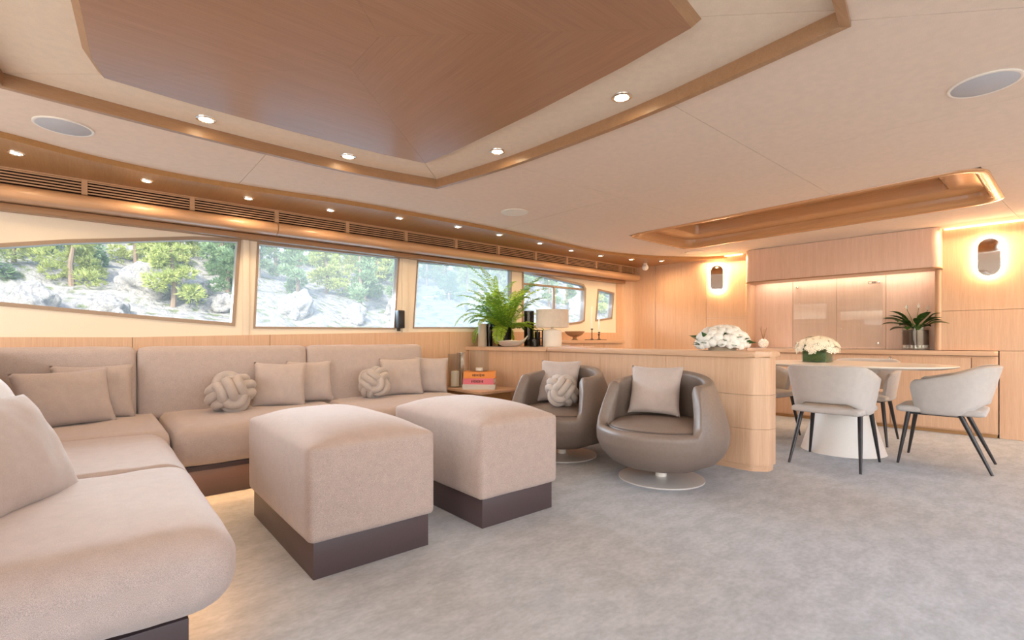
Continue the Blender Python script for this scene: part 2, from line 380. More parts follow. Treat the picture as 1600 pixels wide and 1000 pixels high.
FAR = smooth_path([(-0.33, 3.13), (0.30, 3.19), (0.90, 3.22), (1.40, 3.21), (1.93, 3.13)], 3)
RIGHT = smooth_path([(1.93, 3.13), (2.05, 2.44), (2.09, 1.85), (2.10, 1.31), (2.05, 0.56)], 3)
NEAR = smooth_path([(2.05, 0.56), (1.45, 0.47), (0.85, 0.44), (0.25, 0.47), (-0.42, 0.56)], 3)
LEFT = smooth_path([(-0.42, 0.56), (-0.47, 1.30), (-0.47, 1.85), (-0.42, 2.50), (-0.33, 3.13)], 3)
COFFER = FAR[:-1] + RIGHT[:-1] + NEAR[:-1] + LEFT[:-1]          # clockwise seen from above
SOFF = smooth_path([(-3, 3.72), (-1.5, 3.72), (-0.9, 3.74), (-0.4, 3.86), (0.0, 4.00), (0.5, 4.06), (1.0, 4.02), (1.6, 3.94), (2.4, 3.92), (3.2, 3.93),
                    (4.2, 4.02), (4.8, 4.06), (5.3, 4.00), (5.8, 3.84), (6.1, 3.66), (6.4, 3.42), (6.6, 3.10)], 4)
def sub(path, f): return [p for p in path if f(p)]
ceil = tag(empty('ceiling'), None, None, None, 'structure')
DX0, DX1, DY0, DY1 = 4.46, 5.66, 0.46, 3.27          # dining recess
def panel(pts, mat='cream', z0=CZ, z1=CZ + 0.02, parent=ceil, name='ceiling_panel', gap=0.0013):
    bm = bmesh.new(); area = sum(pts[i - 1][0] * pts[i][1] - pts[i][0] * pts[i - 1][1] for i in range(len(pts)))
    q = pts if area > 0 else pts[::-1]
    return obj(name, prism(bm, offset(q, -gap), z0, z1, min(gap * 0.6, 0.0015)), mat, parent, smooth=False)
far_l = sub(FAR, lambda p: p[0] < 0.79) + [(0.8, 3.214)]; far_r = [(0.8, 3.214)] + sub(FAR, lambda p: p[0] > 0.81)
right_up = sub(RIGHT, lambda p: p[1] >= 2.43); right_mid = sub(RIGHT, lambda p: 1.30 <= p[1] <= 2.45); right_lo = sub(RIGHT, lambda p: p[1] <= 1.32)
panel(sub(SOFF, lambda p: -2.7 <= p[0] <= 0.79) + [(0.8, 4.04)] + far_l[::-1] + [(-2.7, 3.13)])
panel([(0.8, 4.04)] + sub(SOFF, lambda p: 0.8 < p[0] < 3.2) + [(3.2, 3.93), (3.2, 2.44)] + right_up[::-1] + far_r[::-1][1:])
panel([(3.2, 3.93)] + sub(SOFF, lambda p: 3.2 < p[0] < 6.2) + [(6.10, 3.66), (DX1, DY1), (DX0, DY1), (DX0, 2.44), (3.2, 2.44)])
panel(right_mid + [(DX0, 1.31), (DX0, 2.44)])
panel(right_lo + [(2.45, 0.12), (3.32, 0.12), (3.25, 1.31)])
panel([(3.25, 1.31), (DX0, 1.31), (DX0, DY0), (4.50, 0.12), (3.32, 0.12)])
panel([(6.10, 3.66), (6.40, 3.42), (6.60, 3.10), (6.85, 3.0), (7.0, 0.40), (DX1, DY0), (DX1, DY1)])
panel([(DX1, DY0), (7.0, 0.40), (7.05, -2.7), (4.5, -2.7), (4.5, 0.12), (DX0, DY0)])
panel([(4.5, 0.12), (4.5, -2.7), (2.45, -2.7), (2.45, 0.12)])
panel(NEAR + [(-2.7, 0.56), (-2.7, -2.7), (2.45, -2.7), (2.45, 0.12)])
panel([(-2.7, 3.13)] + LEFT[::-1] + [(-2.7, 0.56)])
# raised recess inside the moulding, four mitred panels around the wooden raft
RZ = 2.15
RAFT = [(0.03, 2.87), (0.37, 2.905), (0.85, 2.92), (1.35, 2.91), (1.68, 2.87), (1.705, 2.64), (1.735, 1.87), (1.735, 1.30), (1.715, 0.97), (1.36, 0.92), (0.85, 0.90), (0.34, 0.92), (-0.01, 0.97), (-0.05, 1.4), (-0.05, 2.2), (-0.015, 2.70)]
RAFT = [(x * 0.976, y * 0.976) for x, y in RAFT]
rc = [(0.2, 2.7), (1.5, 2.7), (1.5, 1.1), (0.2, 1.1)]
for side, (i, j) in ((FAR, (0, 1)), (RIGHT, (1, 2)), (NEAR, (2, 3)), (LEFT, (3, 0))):
    panel(side + [rc[j], rc[i]], 'recess', RZ, RZ + 0.02, name='recess_panel')
obj('recess_riser', prism(bmesh.new(), offset(COFFER, 0.03), RZ + 0.02, RZ + 0.05), 'recess', ceil, smooth=False)
bm = bmesh.new()
n = len(COFFER); a = offset(COFFER, -0.004)
lo = [bm.verts.new((*p, CZ - 0.005)) for p in a]; hi = [bm.verts.new((*p, RZ + 0.02)) for p in a]
for i in range(n): bm.faces.new((lo[i], lo[(i + 1) % n], hi[(i + 1) % n], hi[i]))
obj('recess_side', bm, 'recess', ceil)
t1 = tag(empty('trim_2'), None, None, None, 'structure')
outer, inner = offset(COFFER, -0.012), offset(COFFER, 0.020)
def idx(path): return [COFFER.index(p) for p in path[:-1]] + [COFFER.index(path[-1])]
for side in (FAR, RIGHT, NEAR, LEFT):
    ii = idx(side)
    pts = [outer[k] for k in ii] + [inner[k] for k in reversed(ii)]
    area = sum(pts[k - 1][0] * pts[k][1] - pts[k][0] * pts[k - 1][1] for k in range(len(pts)))
    obj('moulding', prism(bmesh.new(), pts if area > 0 else pts[::-1], CZ - 0.022, RZ + 0.004, 0.003), 'trim', t1, angle=25)
# wooden raft hanging in the recess: mitred veneer wedges plus a bevelled edge
raft = tag(empty('ceiling'), None, None, None, 'structure')
rctr = (0.84, 1.9)
N = len(RAFT); cuts = [0, 4, 8, 12]
for q in range(4):
    i0, i1 = cuts[q], cuts[(q + 1) % 4] if q < 3 else N
    pts = [RAFT[k % N] for k in range(i0, i1 + 1)]
    ctr = [(0.82, 2.02), (0.82, 1.74)]
    pts += {0: [ctr[0]], 1: [ctr[1], ctr[0]], 2: [ctr[1]], 3: [ctr[0], ctr[1]]}[q]
    panel(pts, 'raft_y' if q == 1 else 'raft_x', 2.118, 2.125, raft, 'veneer_panel', 0.0003)
bm = bmesh.new(); a = offset(RAFT, 0.0); b = offset(RAFT, -0.028)
lo = [bm.verts.new((*p, 2.118)) for p in a]; hi = [bm.verts.new((*p, RZ)) for p in b]
for i in range(N): bm.faces.new((lo[i], lo[(i + 1) % N], hi[(i + 1) % N], hi[i]))
bm.faces.new(hi)
obj('raft_edge', bm, 'trim', raft)

# ------------------------------------------------------------------ dining recess in the ceiling
din = tag(empty('trim_3'), 'gloss wood dining recess with rounded moulding', None, None, 'structure')
def rrect(x0, x1, y0, y1, r, n=6):
    out = []
    for cx, cy, a0 in ((x1 - r, y1 - r, 0), (x0 + r, y1 - r, 90), (x0 + r, y0 + r, 180), (x1 - r, y0 + r, 270)):
        for k in range(n + 1):
            a = R(a0 + 90 * k / n); out.append((cx + r * math.cos(a), cy + r * math.sin(a)))
    return out
def ring(name, levels, mat, parent):
    """levels: list of (polygon, z), same point count, lofted"""
    bm = bmesh.new(); rs = [[bm.verts.new((x, y, z)) for x, y in p] for p, z in levels]; n = len(rs[0])
    for a, b in zip(rs, rs[1:]):
        for i in range(n): bm.faces.new((a[i], a[(i + 1) % n], b[(i + 1) % n], b[i]))
    return obj(name, bm, mat, parent, angle=50)
def dr(k, r=0.16): return rrect(DX0 + k, DX1 - k, DY0 + k, DY1 - k, max(0.02, r - k * 0.4))
ring('moulding', [(dr(-0.03), CZ + 0.003), (dr(-0.028), CZ - 0.008), (dr(-0.008), CZ - 0.014), (dr(0.022), CZ - 0.010), (dr(0.048), CZ + 0.010), (dr(0.062), CZ + 0.04), (dr(0.066), CZ + 0.082)], 'gloss', din)
ring('ledge', [(dr(0.06), CZ + 0.08), (dr(0.27), CZ + 0.083), (dr(0.283), CZ + 0.098)], 'gloss', din)
ring('recess_wall', [(dr(0.283), CZ + 0.095), (dr(0.30), CZ + 0.19)], 'gloss', din)
obj('recess_top', prism(bmesh.new(), dr(0.28), CZ + 0.19, CZ + 0.21), 'gloss', din, smooth=False)

# ------------------------------------------------------------------ window wall
WY = 4.70
w1 = [(-1.35, 1.37), (-0.9, 1.48), (-0.49, 1.58), (-0.16, 1.65), (0.27, 1.72), (0.6, 1.775), (0.92, 1.80), (0.875, 1.11), (0.32, 1.15), (-0.49, 1.22), (-0.9, 1.29)]
w2 = [(1.09, 1.80), (2.42, 1.82), (2.37, 1.09), (1.06, 1.08)]
w3 = [(2.66, 1.81), (3.97, 1.835), (3.97, 1.12), (2.61, 1.10)]
w4 = [(4.19, 1.83), (5.33, 1.735), (5.37, 1.69), (5.34, 1.25), (5.28, 1.225), (5.05, 1.20), (4.19, 1.14)]
w5 = [(5.68, 1.69), (6.02, 1.66), (5.97, 1.30), (5.63, 1.26)]
WIN = [w1, w2, w3, w4, w5]
GROW = [0.028, 0.018, 0.014, 0.028, 0.025]
outs = [offset(w, -g) for w, g in zip(WIN, GROW)]   # clockwise polygons grow with a negative offset
wl = tag(wallshape('wall_left', [(-2.7, 0), (6.12, 0), (6.12, 2.2), (-2.7, 2.2)], outs, WY + 0.05, 0.10, 'wall_cream'), 'cream window wall', None, None, 'structure')
for k, (w, g, pane) in enumerate(zip(WIN, outs, ['pane', 'pane_haze', 'pane_haze_thick', 'pane_haze', 'pane_haze'])):
    f = tag(empty('window_%d' % (k + 1)), None, None, None, 'structure')
    wallshape('window_frame', g, [w], WY + 0.035, 0.085, 'window_frame', f)
    wallshape('glass_pane', w, [], WY + 0.05, 0.008, pane, f)
    if k == 3:
        boxo('transom', (4.19, WY + 0.01, 1.672), (5.36, WY + 0.045, 1.70), 'window_frame', f)
        boxo('mullion', (4.745, WY + 0.01, 1.18), (4.775, WY + 0.045, 1.672), 'window_frame', f)
# slender pillars and wall joints between the windows
for k, (x, wd) in enumerate(((0.985, 0.05), (2.50, 0.07))):
    tag(boxo('trim_%d' % (4 + k), (x - wd / 2, WY - 0.016, 1.0), (x + wd / 2, WY + 0.001, 1.86), 'wall_cream', bev=0.004), None, None, None, 'structure')
wn = tag(empty('baseboard_left'), 'oak wainscot below the windows', None, None, 'structure')
ws = [(-2.7, 0.98), (0.21, 0.985), (1.17, 1.01), (3.04, 1.055), (4.3, 1.065), (6.12, 1.068)]
for (x0, z0), (x1, z1) in zip(ws, ws[1:]):
    bm = bmesh.new(); p = [(x0 + 0.002, 0.02), (x1 - 0.002, 0.02), (x1 - 0.002, z1), (x0 + 0.002, z0)]
    a = [bm.verts.new((x, WY - 0.03, z)) for x, z in p]; b = [bm.verts.new((x, WY - 0.002, z)) for x, z in p]
    bm.faces.new(a); bm.faces.new(b[::-1])
    for i in range(4): bm.faces.new((a[i], b[i], b[(i + 1) % 4], a[(i + 1) % 4]))
    obj('wainscot_panel', bm, 'oak', wn, smooth=False)

# ------------------------------------------------------------------ valance over the windows: soffit, grilles, rounded band
VY = 4.50
sof = tag(empty('trim_6'), None, None, None, 'structure')
bm = bmesh.new(); back = [(6.95, 3.1), (6.95, 4.75), (-2.7, 4.75)]
pts = sub(SOFF, lambda p: p[0] >= -2.7) + back
area = sum(pts[i - 1][0] * pts[i][1] - pts[i][0] * pts[i - 1][1] for i in range(len(pts)))
obj('soffit_board', prism(bm, pts if area > 0 else pts[::-1], CZ - 0.035, CZ + 0.03, 0.010), 'soffit', sof, angle=60)
vb = tag(empty('trim_7'), None, None, None, 'structure')
SX = [-2.58, -1.95, -1.32, -0.69, -0.06, 0.57, 1.18, 1.80, 2.41, 3.02, 3.62, 4.22, 4.79, 5.39, 5.95, 6.32]
prof = [(VY + 0.03, 1.972), (VY, 1.968), (VY - 0.035, 1.955), (VY - 0.055, 1.93), (VY - 0.058, 1.905), (VY - 0.045, 1.88), (VY - 0.015, 1.866), (VY + 0.03, 1.862), (VY + 0.06, 1.868), (VY + 0.20, 1.872), (VY + 0.20, 1.972)]
for x0, x1 in ((-2.7, 1.178), (1.182, 6.36)):
    bm = bmesh.new(); a = [bm.verts.new((x0, y, z)) for y, z in prof]; b = [bm.verts.new((x1, y, z)) for y, z in prof]
    for i in range(len(prof)):
        j = (i + 1) % len(prof); bm.faces.new((a[i], a[j], b[j], b[i]))
    bm.faces.new(a[::-1]); bm.faces.new(b)
    obj('rounded_band', bm, 'band', vb, angle=60)
boxo('blind_pelmet', (-2.7, VY + 0.10, 1.822), (6.20, VY + 0.20, 1.866), 'trim', vb, bev=0.006)
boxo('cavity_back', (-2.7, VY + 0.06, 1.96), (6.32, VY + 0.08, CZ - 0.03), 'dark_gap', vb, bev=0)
slat0 = None
for k, (x0, x1) in enumerate(zip(SX, SX[1:])):
    if x1 < -0.7: continue
    t = thing('vent_grille', '%s slatted wooden air grille from the near end of the window valance' % ORD[k - 3], 'vent', ((x0 + x1) / 2, VY, 1.97), 0, 'air grilles along the window valance')
    L = (x1 - x0) / 2
    bm = bmesh.new()
    for sx in (-1, 1): box(bm, (min(sx * L, sx * (L - 0.016)), -0.004, 0.0), (max(sx * L, sx * (L - 0.016)), 0.03, 0.098))
    box(bm, (-L, -0.005, 0.098), (L, 0.03, 0.108))
    obj('grille_frame', bm, 'band', t, smooth=False)
    for s in range(5):
        z = 0.009 + s * 0.0195
        obj('slat', box(bmesh.new(), (-L + 0.0165, 0.0, z), (L - 0.0165, 0.006, z + 0.0098), 0.0015, 1), 'band', t, smooth=False)

# ------------------------------------------------------------------ back wall: upright oak panels, bending at the window side
def wx(y): return 6.72 - 0.06 * (y - 0.4)
wb = tag(empty('wall_back'), None, None, None, 'structure')
def strip(name, pts, z0, z1, mat='oak', parent=wb, th=0.03, gap=0.0018):
    """upright panel following a plan polyline; its face is on the room side"""
    P = [Vector(p) for p in pts]; d0 = (P[1] - P[0]).normalized(); d1 = (P[-1] - P[-2]).normalized()
    P[0] = P[0] + d0 * gap; P[-1] = P[-1] - d1 * gap
    Q = []
    for i, p in enumerate(P):
        a = (P[min(i + 1, len(P) - 1)] - P[max(i - 1, 0)]).normalized(); Q.append(p + Vector((-a.y, a.x)) * th)
    poly = [tuple(p) for p in P] + [tuple(q) for q in reversed(Q)]
    area = sum(poly[k - 1][0] * poly[k][1] - poly[k][0] * poly[k - 1][1] for k in range(len(poly)))
    return obj(name, prism(bmesh.new(), poly if area > 0 else poly[::-1], z0 + gap, z1 - gap), mat, parent, angle=35)
corner = smooth_path([(6.09, 4.695), (6.25, 4.66), (6.35, 4.56), (6.39, 4.40), (6.41, 4.22)], 4)
NX0, NX1 = 1.02, 2.93        # niche between these y
for z0, z1 in ((0.0, CZ),):
    strip('wall_panel', corner, z0, z1)
    strip('wall_panel', [(6.415, 4.21), (6.43, 3.9), (6.455, 3.60), (6.475, 3.44)], z0, z1)
for z0, z1 in ((0, 0.83), (0.83, 1.26), (1.26, CZ)):
    strip('wall_panel', [(6.475, 3.44), (wx(3.2), 3.2), (wx(NX1), NX1)], z0, z1)
for z0, z1 in ((0.857, 1.26), (1.26, CZ)):
    strip('wall_panel', [(wx(NX0), NX0), (wx(0.56), 0.56), (wx(-0.2), -0.2)], z0, z1)
for z0, z1 in ((0, 0.857),):
    strip('wall_panel', [(wx(0.56), 0.56), (wx(-0.2), -0.2)], z0, z1)
for z0, z1 in ((0, 0.83), (0.83, 1.26), (1.26, CZ)):
    strip('wall_panel', [(wx(-0.2), -0.2), (wx(-1.4), -1.4)], z0, z1); strip('wall_panel', [(wx(-1.4), -1.4), (wx(-2.7), -2.7)], z0, z1)
ND = 0.24
ny = [NX0 - 0.0, 1.5, 1.98, 2.46, NX1]
for a, b in zip(ny, ny[1:]):
    strip('niche_panel', [(wx(b) + ND, b), (wx(a) + ND, a)], 0.856, 1.75, 'oak_daylit')
boxo('niche_jamb', (wx(NX1) - 0.006, NX1 - 0.012, 0.857), (wx(NX1) + ND, NX1 + 0.014, 1.70), 'oak', wb, bev=0.003)
obj('niche_post', lathe(bmesh.new(), [(0.035, 0.857), (0.035, 1.70)], 20, (wx(NX0) + 0.03, NX0 - 0.012, 0)), 'oak', wb)
boxo('niche_side', (wx(NX0) + 0.02, NX0 - 0.02, 0.857), (wx(NX0) + ND, NX0 + 0.006, 1.75), 'oak', wb, bev=0)
boxo('wall_core', (7.02, -2.7, 0), (7.10, 4.9, 2.35), 'wall_cream', wb, bev=0)
# lit cove line where wall and ceiling meet
for y0, y1 in ((-2.7, 0.96), (2.98, 3.40)):
    bm = bmesh.new(); p = [(wx(y0) - 0.014, y0), (wx(y1) - 0.014, y1), (wx(y1) + 0.004, y1), (wx(y0) + 0.004, y0)]
    obj('cove_strip', prism(bm, p, CZ - 0.014, CZ - 0.002), 'led_soft', wb, smooth=False)
# overhead cabinet (hood) across the niche
t = tag(empty('trim_8', (wx(1.93), 1.93, 0), math.atan(0.06)), 'oak pelmet box across the dining niche with rounded corners', None, None, 'structure')
hp = rrect(-0.20, 0.10, -0.955, 0.955, 0.075, 6)
obj('pelmet_box', prism(bmesh.new(), hp, 1.70, CZ - 0.004, 0.004), 'oak_daylit', t, angle=35)
hq = rrect(-0.205, 0.10, -0.96, 0.96, 0.08, 6)
obj('pelmet_lip', prism(bmesh.new(), hq, 1.692, 1.704), 'trim', t, angle=35)
light('niche_fill_light', 'AREA', (6.765, 1.96, 1.735), 3.2, (1.0, 0.82, 0.66), rot=(0, R(4), R(3.4)), shape='RECTANGLE', size=0.07, size_y=1.75)  # added lamp hidden behind the pelmet to brighten the niche
light('cove_light_near', 'AREA', (6.60, -0.6, 2.085), 22, WARM, rot=(0, R(20), R(3.4)), shape='RECTANGLE', size=0.04, size_y=3.0)
light('cove_light_far', 'AREA', (6.42, 3.2, 2.06), 7, WARM, rot=(0, R(15), R(3.4)), shape='RECTANGLE', size=0.04, size_y=0.5)
# walls behind the camera, with their windows and doors
wr = tag(wallshape('wall_right', [(-2.7, 0), (7.1, 0), (7.1, 2.4), (-2.7, 2.4)], [[(-1.8, 0.72), (5.8, 0.72), (5.8, 1.97), (-1.8, 1.97)]], -2.65, 0.08, 'wall_cream'), None, None, None, 'structure')
bm = shape2d([(-2.7, 0), (4.9, 0), (4.9, 2.4), (-2.7, 2.4)], [[(-1.2, 0.1), (3.0, 0.1), (3.0, 2.0), (-1.2, 2.0)]], 0.08)
bm.transform(Matrix(((0, 0, 1, -2.66), (1, 0, 0, 0), (0, 1, 0, 0), (0, 0, 0, 1))))
tag(obj('wall_near', bm, 'oak', smooth=False), None, None, None, 'structure')

# ------------------------------------------------------------------ downlights, speakers, dome
def downlight(x, y, z, label, power=7, r=0.034, group=None, warm=WARM, cone=125):
    t = thing('downlight', label, 'light', (x, y, z), 0, group)
    obj('bezel', lathe(bmesh.new(), [(r + 0.014, 0.002), (r + 0.012, -0.005), (r, -0.007), (r - 0.002, 0.0)], 24, cap=False), 'chrome', t)
    obj('bulb', lathe(bmesh.new(), [(0, -0.004), (r * 0.6, -0.004), (r - 0.002, 0.001)], 24, cap=False), 'lamp_on', t)
    l = light('downlight_lamp', 'SPOT', (0, 0, -0.02), power, warm, parent=t, spot_size=R(cone), spot_blend=0.9, shadow_soft_size=0.035)
    return t
corn = [(-0.36, 4.12), (0.27, 4.25), (0.91, 4.26), (1.53, 4.20), (2.11, 4.07), (2.71, 4.01), (3.25, 4.03), (3.90, 4.09), (4.51, 4.17), (5.09, 4.18), (5.65, 4.10), (6.08, 3.90)]
for k, (x, y) in enumerate(corn):
    downlight(x, y, CZ - 0.035, '%s small lit downlight from the near end of the wooden window soffit' % ORD[k], 7 if k < 10 else 11, 0.03, 'downlights in the window soffit', cone=168)
rec = [(0.45, 3.06, 'beside the long far edge of the ceiling raft, nearer the window end'), (1.24, 3.09, 'beside the far edge of the ceiling raft, close to its corner'),
       (1.92, 2.40, 'beside the dining-side edge of the ceiling raft, near the corner'), (1.95, 1.47, 'beside the middle of the dining-side edge of the ceiling raft')]
for x, y, s in rec: downlight(x, y, RZ, 'lit downlight ' + s, 6, 0.036, 'downlights around the ceiling raft')
for k, (x, y) in enumerate(((-0.28, 2.3), (-0.28, 1.3), (0.4, 0.68), (1.3, 0.68))): downlight(x, y, RZ, '%s downlight of the ceiling recess on the sides over the photographer' % ORD[k], 6, 0.036, 'downlights around the ceiling raft, out of view')
downlight(4.72, 3.02, CZ + 0.081, 'tiny bright downlight in the corner of the glossy dining ceiling recess', 9, 0.03)
for k, y in enumerate((1.0, 1.6, 2.2)): downlight(4.64, y, CZ + 0.0815, '%s downlight hidden above the ledge of the dining ceiling recess' % ORD[k], 7, 0.03, 'downlights in the dining recess')
def cspeaker(x, y, r, label, mat='speaker'):
    t = thing('ceiling_speaker', label, 'speaker', (x, y, CZ))
    obj('rim', lathe(bmesh.new(), [(r, 0.001), (r, -0.006), (r - 0.006, -0.008), (r - 0.012, -0.006)], 48, cap=False), 'rim', t)
    obj('grille_cloth', lathe(bmesh.new(), [(0, -0.007), (r * 0.9, -0.006), (r - 0.010, -0.004)], 48, cap=False), mat, t)
cspeaker(-0.13, 3.55, 0.125, 'round grey ceiling speaker near the sofa corner, beside the wooden soffit')
cspeaker(2.86, 3.33, 0.12, 'round cream ceiling speaker in the middle of the pale ceiling', 'rim')
cspeaker(3.02, 0.30, 0.125, 'large looking grey round ceiling speaker at the upper right of the view')
cspeaker(5.97, 3.34, 0.11, 'cream round ceiling speaker beyond the dining recess', 'rim')
t = thing('dome_camera', 'small white dome camera at the end of the window soffit', 'camera', (6.10, 4.18, CZ - 0.035))
obj('mount', lathe(bmesh.new(), [(0.03, 0.002), (0.03, -0.02), (0.026, -0.024)], 24), 'white', t)
obj('dome', lathe(bmesh.new(), [(0.046 * math.sin(R(a)), -0.058 + 0.046 * math.cos(R(a))) for a in range(20, 181, 16)], 28, cap=False), 'ceramic', t)

# ------------------------------------------------------------------ sconces
def sconce(y, z, w, h, label):
    x, sl = (wx(y), 0.06) if y < 3.2 else (6.519, 0.32)
    t = thing('wall_sconce', label, 'lamp', (x, y, z), math.pi + math.atan(sl))
    def stad(w, h, n=10):
        r = w / 2; return [(r * math.cos(R(a)), (h / 2 - r) + r * math.sin(R(a))) for a in range(0, 181, 18)] + [(r * math.cos(R(a)), -(h / 2 - r) + r * math.sin(R(a))) for a in range(180, 361, 18)]
    def plate(name, w, h, x0, x1, mat):
        p = stad(w, h); bm = bmesh.new(); a = [bm.verts.new((x0, q[0], q[1])) for q in p]; b = [bm.verts.new((x1, q[0], q[1])) for q in p]
        bm.faces.new(a); bm.faces.new(b[::-1])
        for i in range(len(p)): bm.faces.new((a[i], b[i], b[(i + 1) % len(p)], a[(i + 1) % len(p)]))
        return obj(name, bm, mat, t, angle=50)
    plate('back_plate', w * 0.7, h * 0.85, 0.0, 0.02, 'white')
    plate('halo_diffuser', w + 0.012, h + 0.012, 0.02, 0.05, 'halo')
    plate('mirror_face', w * 0.94, h * 0.96, 0.05, 0.064, 'mirror')
    plate('face_rim', w, h, 0.05, 0.06, 'rim')
sconce(3.30, 1.80, 0.165, 0.37, 'glowing oval mirrored wall sconce beside the dining pelmet on its window side')
sconce(0.63, 1.775, 0.165, 0.37, 'glowing oval mirrored wall sconce on the far right wall panel')

# ------------------------------------------------------------------ sideboard under the niche
sb = thing('sideboard', 'long oak sideboard with flush doors along the back wall', 'cabinet', (wx(1.9), 1.9, 0), math.atan(0.06))
boxo('carcass', (-0.005, -1.335, 0.035), (0.225, 1.015, 0.80), 'oak', sb, bev=0.002)
boxo('plinth', (0.01, -1.33, 0.0), (0.22, 1.01, 0.035), 'soffit', sb, bev=0)
obj('top', prism(bmesh.new(), rrect(-0.05, 0.228, -1.335, 1.015, 0.03), 0.805, 0.853, 0.012), 'oak_y', sb, angle=50)
ds = [-1.33, -1.145, -0.495, 0.155, 0.805, 1.01]
for k, (a, b) in enumerate(zip(ds, ds[1:])):
    d = boxo('door', (-0.027, a + 0.003, 0.05), (-0.005, b - 0.003, 0.785), 'oak', sb, bev=0.003)
    if k in (1, 2): boxo('door_pull', (-0.034, b - 0.012 if k == 1 else a + 0.006, 0.735), (-0.0265, b - 0.006 if k == 1 else a + 0.012, 0.77), 'chrome', d, bev=0.001)

# glass panel on standoffs in the niche
t = thing('glass_board', 'large clear glass board on metal standoffs in the dining niche', 'board', (wx(1.98) + ND - 0.003, 1.98, 1.28), math.atan(0.06))
boxo('glass_sheet', (-0.045, -0.46, -0.40), (-0.035, 0.46, 0.385), 'glassware', t, bev=0.002)
for sy in (-0.42, 0.42):
    for sz in (-0.36, 0.345):
        bm = lathe(bmesh.new(), [(0.013, 0), (0.013, 0.05), (0.009, 0.054)], 14); bm.transform(Matrix.Translation((0, sy, sz)) @ Matrix.Rotation(R(-90), 4, 'Y'))
        obj('standoff', bm, 'chrome', t)
bm = bmesh.new()
for k in range(4): 
    pass
def ring_mark(bm, y, z, ry, rz, x):
    pts = [(x, y + ry * math.cos(a * math.pi / 8), z + rz * math.sin(a * math.pi / 8)) for a in range(16)]; tube(bm, pts, 0.0022, 6, True)
ring_mark(bm, -0.345, 0.345, 0.022, 0.017, -0.047)
for y in (-0.372, -0.385, -0.398): ring_mark(bm, y, 0.345, 0.012, 0.010, -0.047)
obj('etched_mark', bm, 'plastic', t)

# ------------------------------------------------------------------ half-height divider with its rounded end, bar counter
dv = thing('divider', 'waist high oak divider wall with rounded end behind the armchairs', 'divider')
def slab(y0, r, xc, ext=0.0, n=10):
    """plan outline: straight wall that ends in a half round at y0"""
    r2 = r + ext
    end = [(xc + r2 * math.cos(R(a)), y0 + r + r2 * math.sin(R(a))) for a in range(0, -181, -18)]
    return end
XC, DR = 3.745, 0.095
def dpoly(r, ext_end, yend):
    e = r - DR
    pts = smooth_path([(3.65 - e, 1.68 - e), (3.652 - e, 1.605 - e), (3.665 - e * 0.9, 1.578 - e * 0.9)], 3) + smooth_path([(3.725 - e * 0.6, 1.512 - e), (3.745, 1.502 - e), (3.775, 1.50 - e)], 3) + [(3.84 + e, 1.50 - e)]
    return [(XC - r, yend)] + pts + [(XC + r, yend)]
def dpoly_round(r, ext_end, yend): 
    return [(XC - r, yend)] + [(XC + r * math.cos(R(a)), 1.50 + DR + r * math.sin(R(a))) for a in range(180, 361, 15)] + [(XC + r, yend)]
for z0, z1 in ((0.045, 0.31), (0.31, 0.56), (0.56, 0.836)):
    ys = [(None, 2.30), (2.30, 3.00), (3.00, 3.69)]
    for a, b in ys:
        if a is None: p = dpoly(DR, 0, b - 0.0015)
        else: p = [(XC - DR, a + 0.0015), (XC + DR, a + 0.0015), (XC + DR, b - 0.0015), (XC - DR, b - 0.0015)]
        area = sum(p[k - 1][0] * p[k][1] - p[k][0] * p[k - 1][1] for k in range(len(p)))
        if a is not None and z0 > 0.05: continue
        obj('oak_panel', prism(bmesh.new(), p if area > 0 else p[::-1], z0 + 0.001, (z1 if a is None else 0.836) - 0.001), 'oak', dv, angle=24)
p = dpoly(DR - 0.012, 0, 3.69); area = sum(p[k - 1][0] * p[k][1] - p[k][0] * p[k - 1][1] for k in range(len(p)))
obj('plinth', prism(bmesh.new(), p if area > 0 else p[::-1], 0.0, 0.045), 'oak_y', dv, angle=35)
p = dpoly(DR + 0.022, 0, 3.70); area = sum(p[k - 1][0] * p[k][1] - p[k][0] * p[k - 1][1] for k in range(len(p)))
obj('top_cap', prism(bmesh.new(), p if area > 0 else p[::-1], 0.836, 0.882, 0.013), 'oak_y', dv, angle=50)
ct = thing('bar_counter', 'oak counter joining the divider to the window wall with pale top', 'counter')
face = [(3.655, 3.70), (3.655, 3.75), (3.30, 4.66), (4.40, 4.66), (4.40, 3.70)]
obj('counter_body', prism(bmesh.new(), face[::-1], 0.0, 0.84), 'oak', ct, smooth=False)
cap = [(3.62, 3.705), (3.62, 3.74), (3.255, 4.665), (4.42, 4.665), (4.42, 3.705)]
obj('counter_top', prism(bmesh.new(), cap[::-1], 0.842, 0.886, 0.010), 'oak_y', ct, angle=50)
cb = thing('window_cabinet', 'low oak cabinet under the small windows behind the table lamp', 'cabinet')
boxo('cabinet_body', (4.46, 4.30, 0), (5.72, 4.66, 0.915), 'oak', cb, bev=0.003)
obj('cabinet_top', prism(bmesh.new(), rrect(4.44, 5.76, 4.26, 4.665, 0.05), 0.918, 0.958, 0.014), 'oak_x', cb, angle=50)
for k in range(3): boxo('door', (4.47 + k * 0.415, 4.285, 0.06), (4.875 + k * 0.415, 4.302, 0.90), 'oak', cb, bev=0.002)

